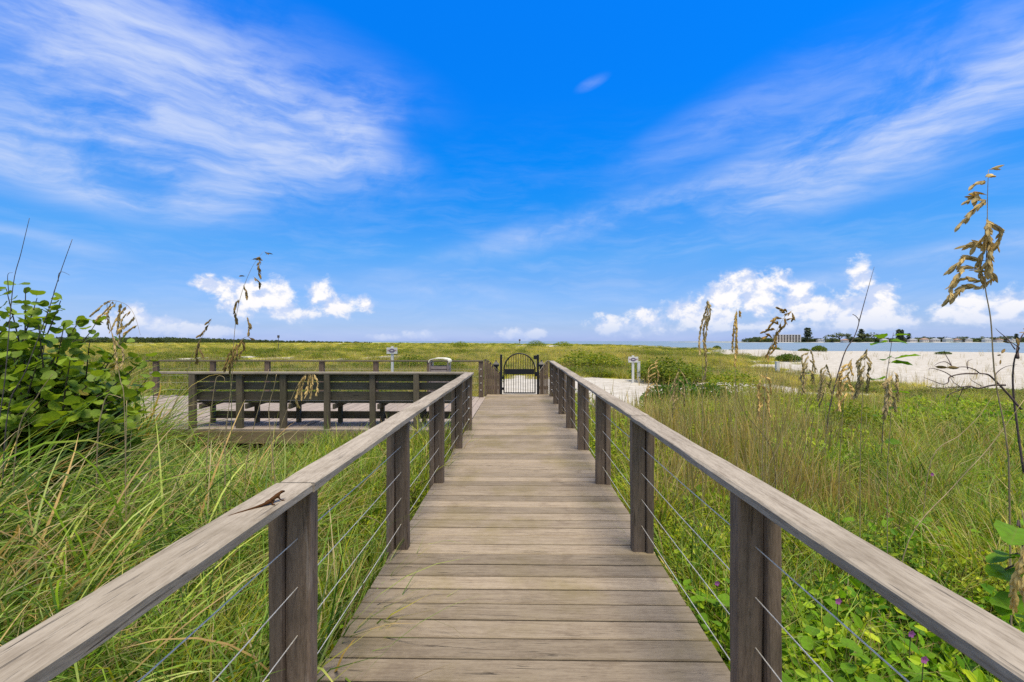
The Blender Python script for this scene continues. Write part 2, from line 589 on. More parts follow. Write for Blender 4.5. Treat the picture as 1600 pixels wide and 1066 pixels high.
def sandy(x, y):
    """1 on bare sand, 0 under vegetation"""
    x, y = np.asarray(x, float), np.asarray(y, float)
    n = (fbm(x / 1.7, y / 1.7, 21) - .5) * 2.0 + (fbm(x / .6, y / .6, 23) - .5) * .7
    n2 = (fbm(x / 9, y / 9, 31) - .5)
    f = np.full(x.shape, -9.0)
    for (cx, cy, rx, ry) in [(.1, 19, 1.3, 8.0), (3.6, 19.5, 3.4, 7.0), (6.6, 16.6, 2.9, 3.6), (4.6, 12.4, 1.5, 1.2), (7.8, 14.4, 1.7, .9), (2.4, 12.5, 1.0, 2.2), (9.5, 20.0, 3, 2.2), (9.0, 11.3, 1.6, .6), (11.5, 16.8, 2.2, 1.0), (6.5, 8.6, 1.3, .55), (8.6, 7.6, 1.1, .35), (4.1, 10.6, 1.1, .5), (10.5, 13.4, 2.0, .7), (12.5, 10.2, 1.6, .5),
                             (3.4, 9.2, .9, .9), (-.9, 4.4, .35, .6)]:
        f = np.maximum(f, 1 - np.hypot((x - cx) / rx, (y - cy) / ry))
    f = f * 1.5 + n * .55
    bx = np.interp(y, [0, 13, 16, 18.5, 23, 37, 61, 108, 200, 300], [90, 45, 19.5, 14.8, 15.0, 21, 30, 40, 56, 60])
    beach = (x - bx) / (2.0 + .05 * np.abs(y)) + n * .9 + n2 * 2
    s = land_dist(x, y)
    strand = (26 - s) / 10 + n2 * 4
    streak = (fbm(x / 11, y / 26, 77) - .665) * 14 * (y > 22) - 9 * (np.abs(x - .02 * y) < 9) * (y < 110)
    return sstep(np.maximum.reduce([f, beach, strand, streak]), -.12, .22)


def build_ground():
    nr, na = 250, 420
    r = np.concatenate([[0], np.geomspace(.35, 4200, nr)])
    t = np.linspace(0, 2 * np.pi, na, endpoint=False)
    rr, tt = np.meshgrid(r[1:], t, indexing='ij')
    x, y = np.r_[0, (rr * np.sin(tt)).ravel()], np.r_[0, (rr * np.cos(tt)).ravel()]
    z = ground_z(x, y)
    fs = []
    for k in range(na): fs.append((0, 1 + (k + 1) % na, 1 + k))
    i, k = np.meshgrid(np.arange(nr - 1), np.arange(na), indexing='ij')
    a = 1 + i * na + k
    b = 1 + i * na + (k + 1) % na
    q = np.stack([a, b, b + na, a + na], -1).reshape(-1, 4)
    me = bpy.data.meshes.new('ground')
    me.from_pydata(np.c_[x, y, z].tolist(), [], fs + q.tolist())
    at_ = me.attributes.new('sand', 'FLOAT', 'POINT')
    at_.data.foreach_set('value', sandy(x, y))
    me.polygons.foreach_set('use_smooth', [True] * len(me.polygons))
    m, g = new_mat('dune_ground')
    pos = g.n('ShaderNodeNewGeometry').outputs['Position']
    s = g.n('ShaderNodeAttribute', attribute_name='sand').outputs['Fac']
    dist = g.v('LENGTH', pos)
    nz = g.noise(pos, 1.6, 6, .65)
    s = g.smooth(g.m('ADD', s, g.m('MULTIPLY', g.m('SUBTRACT', nz, .5), .7)), .35, .65)
    fine = g.noise(pos, 38, 4, .7)
    mid = g.noise(pos, 2.6, 5, .6)
    sand = g.mix(g.smooth(mid, .35, .7), (.365, .335, .28), (.48, .45, .395))
    steps = g.noise(pos, 5.5, 3, .5, .4)
    sand = g.mix(g.m('MULTIPLY', g.smooth(fine, .57, .70), .5), sand, (.30, .25, .17))
    sand = g.mix(g.m('MULTIPLY', g.smooth(steps, .55, .7), .22), sand, (.38, .33, .25))
    litter = g.mix(g.smooth(fine, .35, .65), (.055, .045, .022), (.21, .165, .085))
    litter = g.mix(g.smooth(g.noise(pos, 1.1, 4, .6), .5, .7, 0, .6), litter, (.075, .09, .02))
    far = g.noise(g.mapping(pos, (.10, .05, .2)), 1.0, 6, .65)
    turf = g.mix(g.smooth(far, .35, .65), (.28, .30, .022), (.42, .38, .05))
    veg = g.mix(g.smooth(dist, 9, 26), litter, turf)
    h = g.m('ADD', g.m('MULTIPLY', mid, .7), g.m('ADD', g.m('MULTIPLY', fine, .12), g.m('MULTIPLY', steps, .55)))
    finish(g, pbsdf(g, g.mix(s, veg, sand), .95, bump(g, h, .8, .06), **{'Specular IOR Level': .1}))
    me.materials.append(m)
    tag(link('ground', me), 'sandy dune ground with litter, turf and bare white sand', kind='structure')


def build_sea():
    m, g = new_mat('sea_water')
    pos = g.n('ShaderNodeNewGeometry').outputs['Position']
    w1 = g.noise(g.mapping(pos, (.35, .9, 1)), 1.0, 5, .6, .3)
    w2 = g.noise(g.mapping(pos, (.02, .09, 1)), 1.0, 4, .6)
    c = g.mix(g.smooth(w2, .35, .7), (.15, .20, .235), (.21, .265, .30))
    finish(g, pbsdf(g, c, .42, bump(g, w1, .4, .4), **{'Specular IOR Level': .22}))
    mb = MB()
    mb.add([(-9000, -800, -2.0), (9000, -800, -2.0), (9000, 12000, -2.0), (-9000, 12000, -2.0)], [(0, 1, 2, 3)])
    tag(mb.obj('sea', m), 'blue grey sea beyond the beach', kind='structure')


build_ground()
build_sea()


def gz(x, y):
    return float(ground_z(np.array([x]), np.array([y]))[0])


# ------------------------------------------------------------------ boardwalk
DL, DR, YG = -.894, .937, 12.62
boardwalk = empty('boardwalk', (0, 0, 0), 'weathered timber boardwalk of cross planks running to the gate', 'boardwalk')
y = -1.6
k = 0
while y < YG - .05:
    w = (.1345, .136, .1355, .1370)[random.randrange(4)]
    yc = y + w / 2
    o = link('plank', board_mesh(DR - DL, w, .036, WD, .005), boardwalk,
             ((DL + DR) / 2 + random.uniform(-.004, .004), yc, -.018 + random.uniform(-.0018, .0012)),
             (random.uniform(-.008, .008), random.uniform(-.0012, .0012), random.uniform(-.0014, .0014)))
    y += w + random.uniform(.0105, .0150)
for xs in (-.80, .02, .84):
    beam('stringer', (xs, -1.6, -.137), (xs, YG, -.137), .045, .20, WJ, boardwalk)
for yy in (.4, 3.3, 6.3, 9.3, 12.2):
    for xs in (-.74, .78):
        beam('pile', (xs, yy, -.9), (xs, yy, -.04), .14, .14, WJ, boardwalk)

CZ = (.73, .547, .365, .182)


def railing(name, label, side, inner, outer, cx, post_y, y0, y1, joints, end_fit, zt):
    r = empty(name, (side * .85, post_y[0], 0), label, 'railing')
    # inner upright and the thicker outer upright bolted beside it
    for i, py in enumerate(post_y):
        p0, p1 = side * (.79), side * (.883)
        beam('post', ((p0 + p1) / 2, py + .035, -.03), ((p0 + p1) / 2, py + .035, zt - .0375), abs(p1 - p0), .07, WT, r, worn=i + 50)
        q0, q1 = side * .885, side * .935
        beam('post_sister', ((q0 + q1) / 2, py + .02, -.30), ((q0 + q1) / 2, py + .02, zt - .0375), abs(q1 - q0), .085, WT, r, worn=i + 90)
    cuts = [y0] + joints + [y1]
    for a, b in zip(cuts, cuts[1:]):
        xo = random.uniform(-.004, .004)
        beam('handrail_board', (side * (inner + outer) / 2 + xo, a + .0015, zt - .018), (side * (inner + outer) / 2 - xo, b - .0015, zt - .018), outer - inner, .036, WR, r, worn=hash((side, round(a, 2))) & 0xffff)
    for z in CZ:
        pts = [(side * cx, y0, z)]
        for a, b in zip(post_y, post_y[1:]):
            pts += [(side * cx, a, z), (side * cx, (a + b) / 2, z - .004)]
        pts += [(side * cx, post_y[-1] + .05, z)]
        mb = MB()
        mb.tube(pts, .0022, 6)
        mb.obj('cable', M_CABLE, r, True)
        if end_fit:
            mb = MB()
            mb.tube([(side * (cx + .0), post_y[-1] - .035, z), (side * cx, post_y[-1] - .008, z)], .012, 8)
            mb.obj('cable_fitting', M_WHITE, r, True)
    return r


railing('boardwalk_railing', 'short grey timber cable railing along the grassy side, with a lizard on its handrail', -1, .768, .905, .837, [-1.0, .2, 1.70, 3.20, 4.71, 6.22, 7.50], -1.4, 7.66, [1.68, 4.74], True, .948)
railing('boardwalk_railing', 'long grey timber cable railing on the beach side, running unbroken to the gate', 1, .785, .915, .853, [-1.0, .15, 1.66, 3.20, 4.70, 6.18, 7.70, 9.22, 10.70, 12.12], -1.4, 12.24, [.20, 3.235, 6.21, 9.25], True, .948)

# ------------------------------------------------------------------ platform
platform = empty('platform', (-5, 10, 0), 'wide weathered timber platform of lengthwise planks behind the bench', 'platform')
PX0, PX1, PY0, PY1 = -9.95, -.905, 7.56, 12.15
x = PX1
while x > PX0:
    w = (.139, .1405, .1395)[random.randrange(3)]
    y0p = PY0 + .292 if x < -1.2 else PY0 + .292
    link('plank', board_mesh(PY1 - y0p, w, .036, WP, .003), platform, (x - w / 2, (PY1 + y0p) / 2, -.018 + random.uniform(-.002, .001)),
         (random.uniform(-.001, .001), random.uniform(-.008, .008), R(90) + random.uniform(-.0005, .0005)))
    x -= w + random.uniform(.005, .009)
for j in range(2):
    for xa, xb in ((PX0, -6.6), (-6.595, -3.6), (-3.595, PX1)):
        beam('border_board', (xa, PY0 + .07 + j * .146, -.018), (xb, PY0 + .07 + j * .146, -.018), .14, .036, WP, platform)
for xa, xb in ((PX0, -7.0), (-6.997, -3.35), (-3.347, PX1 + .0)):
    beam('fascia_board', (xa, PY0 + .012, -.142), (xb, PY0 + .012, -.142), .04, .205, WF, platform)
for yj in (8.6, 9.8, 11.0, 12.0):
    beam('joist', (PX0, yj, -.14), (PX1 - .01, yj, -.14), .045, .20, WJ, platform)
for xp in (-9.6, -7.6, -5.4, -3.2, -1.2):
    for yp in (7.9, 11.9):
        beam('pile', (xp, yp, -1.0), (xp, yp, -.04), .15, .15, WJ, platform)

# far railing of the platform
far_rail = empty('platform_railing', (-5.2, 12.0, 0), 'thin capped timber cable railing along the far edge of the platform', 'railing')
fr_posts = [at(p, 560, 12.0).x for p in (243, 332, 417.5, 502.5, 587, 671)] + [-1.02]
for xp in fr_posts:
    beam('post', (xp, 12.02, -.25), (xp, 12.02, .925), .125, .09, WT, far_rail)
for a, b in ((fr_posts[0] - .25, -6.7), (-6.697, -3.4), (-3.397, -.96)):
    beam('handrail_board', (a, 12.02, .945), (b, 12.02, .945), .14, .036, WB, far_rail)
for z in CZ:
    mb = MB()
    mb.tube([(fr_posts[0] - .2, 12.0, z), (-1.0, 12.0, z)], .0024, 5)
    mb.obj('cable', M_CABLE, far_rail, True)
    mb = MB()
    mb.tube([(-1.02, 11.965, z), (-1.02, 11.99, z)], .014, 8)
    mb.obj('cable_fitting', M_WHITE, far_rail, True)

# ------------------------------------------------------------------ bench along the near edge of the platform
bench = empty('bench', (-3.2, 7.7, 0), 'long dark slatted timber bench seen from behind at the platform edge', 'bench')
BX0, BX1, BY = at(296, 600, 7.65).x, -.93, 7.62
beam('cap_rail', (BX0 - .62, BY + .01, .935), (-3.3, BY + .01, .935), .135, .036, WR, bench)
beam('cap_rail', (-3.297, BY + .01, .935), (BX1 + .05, BY + .01, .935), .135, .036, WR, bench)
for zc, hh in ((.850, .116), (.709, .124), (.541, .146)):
    tz = .03 * (.85 - zc)
    for a, b in ((BX0 + .02, -4.1), (-4.097, -2.2), (-2.197, BX1)):
        beam('backrest_slat', (a, BY + .075 + tz, zc), (b, BY + .075 + tz, zc), .036, hh, WB, bench)
bp = [at(p, 600, BY).x for p in (302.5, 374.5, 442.5, 512, 582, 651)] + [-1.02]
for i, xp in enumerate(bp):
    low = -.45 if i in (0, 3, 5) else .0
    beam('post', (xp, BY - .02 if low < 0 else BY + .01, low), (xp, BY - .02 if low < 0 else BY + .01, .915), .105 if i < 3 else .092, .07, WB, bench)
for j in range(3):
    for a, b in ((BX0 + .05, -3.3), (-3.295, BX1)):
        beam('seat_slat', (a, BY + .20 + j * .15, .43), (b, BY + .20 + j * .15, .43), .143, .038, WB, bench)
for xp in bp:
    beam('seat_arm', (xp + .09, BY + .03, .365), (xp + .09, BY + .62, .385), .04, .085, WB, bench)
lx = [at(p, 640, 8.2).x for p in (333, 402, 467, 532, 597.5, 663)] + [-1.05]
for xp in lx:
    beam('leg', (xp, 8.2, 0), (xp, 8.2, .41), .07, .075, WB, bench)
for a, b in ((lx[0], -3.4), (-3.397, lx[-1])):
    beam('stretcher', (a, 8.262, .128), (b, 8.262, .128), .036, .135, WB, bench)

# ------------------------------------------------------------------ gate, wings, lamp posts
def wing(label, x0, x1, zs, Y):
    """upright boards whose tops follow a falling curve, with a thin capping strip"""
    w = empty('picket_panel', (x0, Y, 0), label, 'fence panel', 'board panels beside the gate')
    n = 7
    xs = np.linspace(x0, x1, n + 1)
    tz = np.interp(np.linspace(0, 1, n + 1), np.linspace(0, 1, len(zs)), zs)
    for i in range(n):
        a, b = xs[i] + .003, xs[i + 1] - .003
        za, zb = tz[i], tz[i + 1]
        j = random.uniform(-.006, .006)
        ya, yb = Y - .02 + j, Y + .02 + j
        vs_ = [(a, ya, -.05), (b, ya, -.05), (b, yb, -.05), (a, yb, -.05), (a, ya, za), (b, ya, zb), (b, yb, zb), (a, yb, za)]
        mb = MB()
        cxm = (a + b) / 2
        # built with its length on local x so that the grain runs up the board
        mb.add([(q[2], -(q[0] - cxm), q[1] - Y) for q in vs_], [(0, 3, 2, 1), (4, 5, 6, 7), (0, 1, 5, 4), (1, 2, 6, 5), (2, 3, 7, 6), (3, 0, 4, 7)])
        o = link('picket', mb.mesh('picket', WT), w, (cxm, Y, 0))
        o.rotation_euler = Matrix(((0, -1, 0), (0, 0, 1), (1, 0, 0))).to_euler()
    for i in range(n):
        beam('capping_strip', (xs[i], Y, tz[i] + .012), (xs[i + 1], Y, tz[i + 1] + .012), .06, .018, WR if x0 > 0 else WB, w)
    beam('backing_rail', (min(x0, x1), Y + .045, .18), (max(x0, x1), Y + .045, .18), .04, .09, WT, w)
    beam('backing_rail', (min(x0, x1), Y + .045, .48), (max(x0, x1), Y + .045, .48), .04, .09, WT, w)


wing('dark board panel with concave top between far railing and gate', -.985, -.535, [.95, .945, .86, .75, .66, .585], 12.6)
wing('dark board panel rising from the gate to the long railing', .515, .80, [.585, .68, .78, .89, .93], 12.6)

gate = empty('garden_gate', (-.01, 12.6, 0), 'black iron gate with arched top, wide band and upright bars', 'gate')
GX0, GX1 = at(787.5, 600, 12.6).x, at(836, 600, 12.6).x
gxc, gr = (GX0 + GX1) / 2, (GX1 - GX0) / 2
zs_ = at(812, 578, 12.6).z          # where the arch springs
za_ = at(812, 552.5, 12.6).z        # top of the arch
for xs in (GX0, GX1):
    mb = MB(); mb.tube([(xs, 12.6, .02), (xs, 12.6, zs_)], .02, 4); mb.obj('stile', M_IRON, gate)
mb = MB()
mb.tube([(gxc - gr * math.cos(t), 12.6, zs_ + (za_ - zs_) * math.sin(t)) for t in np.linspace(0, math.pi, 25)], .019, 6)
mb.obj('arch', M_IRON, gate, True)
mb = MB(); mb.box((GX0 + .02, 12.588, .555), (GX1 - .02, 12.612, .70)); mb.obj('band', M_IRON, gate)
mb = MB(); mb.box((GX0 + .02, 12.585, .02), (GX1 - .02, 12.615, .055)); mb.obj('bottom_rail', M_IRON, gate)
nb = 12
for i in range(nb):
    xb = GX0 + (GX1 - GX0) * (i + 1) / (nb + 1)
    mb = MB(); mb.tube([(xb, 12.6, .055), (xb, 12.6, .555)], .0085, 4); mb.obj('bar', M_IRON, gate)
    zt = zs_ + (za_ - zs_) * math.sqrt(max(0, 1 - ((xb - gxc) / gr) ** 2))
    mb = MB(); mb.tube([(xb, 12.6, .70), (xb, 12.6, zt)], .0085, 4); mb.obj('bar', M_IRON, gate)
for zh in (.12, .42):
    mb = MB(); mb.box((GX0 - .05, 12.585, zh), (GX0 - .01, 12.615, zh + .07)); mb.obj('hinge', M_IRON, gate)
mb = MB(); mb.box((GX1 + .005, 12.58, .50), (GX1 + .05, 12.61, .62)); mb.obj('latch', M_IRON, gate)
for px, lab in ((783, 'plain black iron gate post beside the concave board panel'), (840.5, 'black iron gate post carrying a small box at its top')):
    gp = empty('gate_post', (at(px, 600, 12.6).x, 12.6, 0), lab, 'gate post', 'gate posts')
    xg = gp.location.x
    mb = MB(); mb.box((xg - .03, 12.57, -.1), (xg + .03, 12.63, 1.09)); mb.obj('shaft', M_IRON, gp)
    mb = MB(); mb.add([(xg - .036, 12.564, 1.09), (xg + .036, 12.564, 1.09), (xg + .036, 12.636, 1.09), (xg - .036, 12.636, 1.09), (xg, 12.6, 1.112)], [(3, 2, 1, 0), (0, 1, 4), (1, 2, 4), (2, 3, 4), (3, 0, 4)]); mb.obj('cap', M_IRON, gp)
    if px > 800:
        mb = MB(); mb.box((xg - .12, 12.56, .97), (xg - .031, 12.63, 1.075)); mb.obj('closer_box', M_IRON, gp)
        mb = MB(); mb.tube([(xg - .075, 12.6, .97), (xg - .075, 12.6, .70)], .008, 6); mb.obj('closer_rod', M_CREAM, gp)
for px, lab in ((775, 'squat lamp post with pyramid cap behind the concave board panel'), (846, 'squat lamp post with pyramid cap behind the rising board panel')):
    lp = empty('lamp_post', (at(px, 580, 13.2).x, 13.2, -.5), lab, 'lamp post', 'lamp posts behind the gate')
    xg = lp.location.x
    mb = MB(); mb.box((xg - .045, 13.155, -.55), (xg + .045, 13.245, .62)); mb.obj('shaft', M_LAMP, lp)
    mb = MB(); mb.box((xg - .05, 13.15, .62), (xg + .05, 13.25, .74)); mb.obj('lantern', M_LAMP, lp)
    mb = MB()
    mb.box((xg - .085, 13.115, .74), (xg + .085, 13.285, .80))
    mb.add([(xg - .085, 13.115, .80), (xg + .085, 13.115, .80), (xg + .085, 13.285, .80), (xg - .085, 13.285, .80), (xg - .025, 13.175, .885), (xg + .025, 13.175, .885), (xg + .025, 13.225, .885), (xg - .025, 13.225, .885)],
           [(0, 1, 5, 4), (1, 2, 6, 5), (2, 3, 7, 6), (3, 0, 4, 7), (4, 5, 6, 7)])
    mb.obj('cap', M_IRON, lp)
    mb = MB(); mb.tube([(xg, 13.2, .885), (xg, 13.2, .90), (xg, 13.2, .925)], [.022, .028, .008], 8); mb.obj('finial', M_IRON, lp, True)

# ------------------------------------------------------------------ litter bin
bx, by = at(688, 570, 11.0).x, 11.0
lb = empty('litter_bin', (bx, by, 0), 'slatted litter bin under a cream curved lid on the platform', 'litter bin')
mb = MB()
prof = [(-.25, .975), (-.245, 1.01), (-.21, 1.045), (-.10, 1.068), (.10, 1.068), (.21, 1.045), (.245, 1.01), (.25, .975)]
inn = [(a * .93, b - .022) for a, b in prof]
vs_ = [(bx + a, by + yy, b) for yy in (-.22, .22) for a, b in prof] + [(bx + a, by + yy, b) for yy in (-.22, .22) for a, b in inn]
fs = [(k, k + 1, k + 9, k + 8) for k in range(7)] + [(k + 16, k + 24, k + 25, k + 17) for k in range(7)]
fs += [(k, k + 16, k + 17, k + 1) for k in range(7)] + [(k + 8, k + 9, k + 25, k + 24) for k in range(7)] + [(0, 8, 24, 16), (7, 23, 31, 15)]
mb.add(vs_, fs)
mb.obj('lid', M_CREAM, lb)
for sx in (-.215, .215):
    for sy in (-.19, .19):
        mb = MB(); mb.box((bx + sx - .015, by + sy - .015, 0), (bx + sx + .015, by + sy + .015, .975)); mb.obj('corner_post', M_CREAM if sy > 0 else M_BIN, lb)
for kz in range(10):
    z0 = .05 + kz * .084
    for sy in (-.20, .20):
        mb = MB(); mb.box((bx - .19, by + sy - .012, z0), (bx + .19, by + sy + .012, z0 + .068)); mb.obj('slat', M_BIN, lb)
    for sx in (-.225, .225):
        mb = MB(); mb.box((bx + sx - .012, by - .165, z0), (bx + sx + .012, by + .165, z0 + .068)); mb.obj('slat', M_BIN, lb)
mb = MB(); mb.box((bx - .18, by - .17, .03), (bx + .18, by + .17, .83)); mb.obj('liner', M_BINDARK, lb)

# ------------------------------------------------------------------ signs and white posts
def sign(label, px, ptop, Y, pw=.46, ph=.27):
    p = at(px, ptop, Y)
    b = gz(p.x, Y)
    s = empty('warning_sign', (p.x, Y, b), label, 'sign', 'small white signs in the dunes')
    mb = MB(); mb.box((p.x - .05, Y - .04, b - .3), (p.x + .05, Y + .04, p.z)); mb.obj('post', M_WHITE, s)
    zc = p.z - .06 - ph / 2
    mb = MB(); mb.box((p.x - pw / 2, Y - .065, zc - ph / 2), (p.x + pw / 2, Y - .042, zc + ph / 2)); mb.obj('board', M_WHITE, s)
    mb = MB()
    ring = [(p.x + .135 * math.cos(t), Y - .068, zc + .085 * math.sin(t)) for t in np.linspace(0, 2 * math.pi, 20, endpoint=False)]
    mb.add(ring + [(a, yq + .003, c) for a, yq, c in ring], [tuple(range(19, -1, -1))] + [(k, (k + 1) % 20, (k + 1) % 20 + 20, k + 20) for k in range(20)])
    mb.obj('emblem', M_SIGNGREY, s)
    mb = MB(); mb.box((p.x - .05, Y - .072, zc - .015), (p.x + .05, Y - .0685, zc + .02)); mb.obj('emblem_bar', M_WHITE, s)
    for dx in (-.185, .15):
        mb = MB(); mb.box((p.x + dx, Y - .0672, zc - .03), (p.x + dx + .04, Y - .0652, zc + .045)); mb.obj('mark', M_SIGNRED, s)


sign('white sign on a post standing behind the platform railing', 613, 541, 19.5)
sign('white sign on a post beside the sandy path', 989, 555.5, 21.6)


def white_post(label, px, ptop, Y, w=.1):
    p = at(px, ptop, Y)
    b = gz(p.x, Y)
    s = empty('white_post', (p.x, Y, b), label, 'post', 'bare white posts on the sand')
    mb = MB(); mb.box((p.x - w / 2, Y - w / 2, b - .3), (p.x + w / 2, Y + w / 2, p.z - .02)); mb.obj('shaft', M_WHITE, s)
    mb = MB(); mb.box((p.x - w / 2 - .008, Y - w / 2 - .008, p.z - .02), (p.x + w / 2 + .008, Y + w / 2 + .008, p.z)); mb.obj('cap', M_WHITE, s)


white_post('bare white post standing next to the sign by the path', 998, 565, 22.0, .12)
white_post('short bare white post at the edge of the beach grass', 1214.5, 565, 30.0, .2)

p = at(435, 525, 70)
s = empty('marker_pole', (p.x, 70, gz(p.x, 70)), 'thin dark pole with a box on top far out in the dune field', 'pole')
mb = MB(); mb.tube([(p.x, 70, gz(p.x, 70) - .3), (p.x, 70, p.z)], .04, 6); mb.obj('shaft', M_STEMD, s)
mb = MB(); mb.box((p.x - .12, 69.88, p.z - .3), (p.x + .12, 70.12, p.z + .1)); mb.obj('nest_box', M_STEMD, s)
p = at(812, 530.6, 520)
s = empty('channel_marker', (p.x, 520, -2.2), 'dark channel marker standing in the sea beyond the gate', 'channel marker')
mb = MB(); mb.tube([(p.x, 520, -3), (p.x, 520, p.z - 1.5)], .35, 6); mb.obj('pile', M_STEMD, s)
mb = MB(); mb.box((p.x - 1.0, 519.9, p.z - 1.7), (p.x + 1.0, 520.1, p.z + .2)); mb.obj('board', M_STEMD, s)

# ------------------------------------------------------------------ lizard
def lizard():
    S = 10.0
    root = empty('lizard', (-.80, 1.45, .948), 'small brown lizard with head raised and long tail on the handrail', 'lizard')
    nodes, edges, rads = [], [], []

    def nd(px, py, Y, r, dz=0):
        q = at(px, py, Y)
        nodes.append(((q.x + .80) * S, (q.y - 1.45) * S, (q.z - .948 + dz) * S))
        rads.append(r * S)
        return len(nodes) - 1
    hip = nd(420, 784.5, 1.452, .0058)
    mid = nd(427, 779, 1.470, .0072)
    sh = nd(433.5, 774, 1.486, .0062)
    nk = nd(437, 770.5, 1.494, .0044)
    hd = nd(440.3, 768.3, 1.500, .0056)
    sn = nd(443.5, 767.6, 1.507, .0036)
    tip = nd(445.3, 767.8, 1.511, .0018)
    edges += [(hip, mid), (mid, sh), (sh, nk), (nk, hd), (hd, sn), (sn, tip)]
    prev = hip
    for px, py, Y, r in ((411, 790.0, 1.437, .0050), (400, 794.0, 1.425, .0040), (386, 798.5, 1.404, .0033), (371, 803.0, 1.382, .0027), (356, 807.7, 1.360, .0016)):
        q = nd(px, py, Y, r, .0022)
        edges.append((prev, q))
        prev = q
    zt = .0012 * S

    def leg(root_i, kx, ky, fx, fy, hz, r):
        a = Vector(nodes[root_i])
        nodes.append((a.x + kx * S, a.y + ky * S, hz * S)); rads.append(r * S); k_ = len(nodes) - 1
        nodes.append((a.x + fx * S, a.y + fy * S, zt)); rads.append(r * .62 * S); f_ = len(nodes) - 1
        edges.extend([(root_i, k_), (k_, f_)])
        for dx, dy in ((.004, .009), (.009, .006), (.011, .001)):
            s_ = 1 if kx > 0 else -1
            nodes.append((a.x + (fx + s_ * dx) * S, a.y + (fy + dy) * S, zt * .6)); rads.append(.0007 * S)
            edges.append((f_, len(nodes) - 1))
    leg(sh, .009, -.004, .011, .003, .010, .0024)
    leg(sh, -.010, .0, -.013, .005, .010, .0024)
    leg(hip, .012, .006, .011, -.004, .008, .0034)
    leg(hip, -.012, .006, -.013, -.003, .008, .0034)
    me = bpy.data.meshes.new('body')
    me.from_pydata(nodes, edges, [])
    me.materials.append(M_LIZ)
    o = bpy.data.objects.new('body', me)
    COL.objects.link(o)
    sk = o.modifiers.new('skin', 'SKIN')
    for i, sv in enumerate(me.skin_vertices[0].data):
        sv.radius = (rads[i], rads[i])
        sv.use_root = (i == mid)
    sk.use_smooth_shade = True
    o.modifiers.new('smooth', 'SUBSURF').render_levels = 2
    o.modifiers['smooth'].levels = 2
    o.parent = root
    o.scale = (1 / S,) * 3
    for sx in (1, -1):
        mb = MB()
        c = Vector(nodes[hd]) / S + Vector((-.80, 1.45, .948)) + Vector((sx * .0042, .002 - sx * .0012, .0018))
        mb.tube([c + Vector((sx * d, 0, 0)) for d in (-.0014, -.0007, .0007, .0014)], [.0005, .0013, .0013, .0005], 8)
        mb.obj('eye', M_EYE, root, True)


lizard()

# ------------------------------------------------------------------ plants: single sea oats, reeds, twigs
def spike_mesh(mat):
    """a flat overlapping spikelet: pointed, keeled, ~unit long on x"""
    mb = MB()
    xs = [0, .22, .5, .78, 1.0]
    ws = [.02, .15, .19, .13, .0]
    vs_, fs = [], []
    for x, w in zip(xs, ws):
        vs_ += [(x, -w, 0), (x, 0, .07 * (w > .05)), (x, w, 0), (x, 0, -.07 * (w > .05))]
    for i in range(4):
        for k in range(4):
            fs.append((i * 4 + k, i * 4 + (k + 1) % 4, i * 4 + 4 + (k + 1) % 4, i * 4 + 4 + k))
    mb.add(vs_, fs)
    return mb


SPK = {m.name: spike_mesh(m).mesh('spikelet', m) for m in (M_SPIKE, M_SPIKEP, M_SPIKEY)}


def bez(pts, n):
    """smooth curve through points (Catmull-Rom)"""
    P = [Vector(p) for p in pts]
    P = [P[0] * 2 - P[1]] + P + [P[-1] * 2 - P[-2]]
    out = []
    for i in range(1, len(P) - 2):
        for k in range(n):
            t = k / n
            a, b, c, d = P[i - 1], P[i], P[i + 1], P[i + 2]
            out.append(.5 * ((2 * b) + (c - a) * t + (2 * a - 5 * b + 4 * c - d) * t * t + (3 * b - a - 3 * c + d) * t ** 3))
    out.append(P[-2])
    return out


def ori(x_dir, roll):
    xa = Vector(x_dir).normalized()
    r = Vector((0, 0, 1)) if abs(xa.z) < .95 else Vector((0, 1, 0))
    ya = r.cross(xa).normalized()
    return (Matrix((xa, ya, xa.cross(ya))).transposed() @ Matrix.Rotation(roll, 3, 'X'))


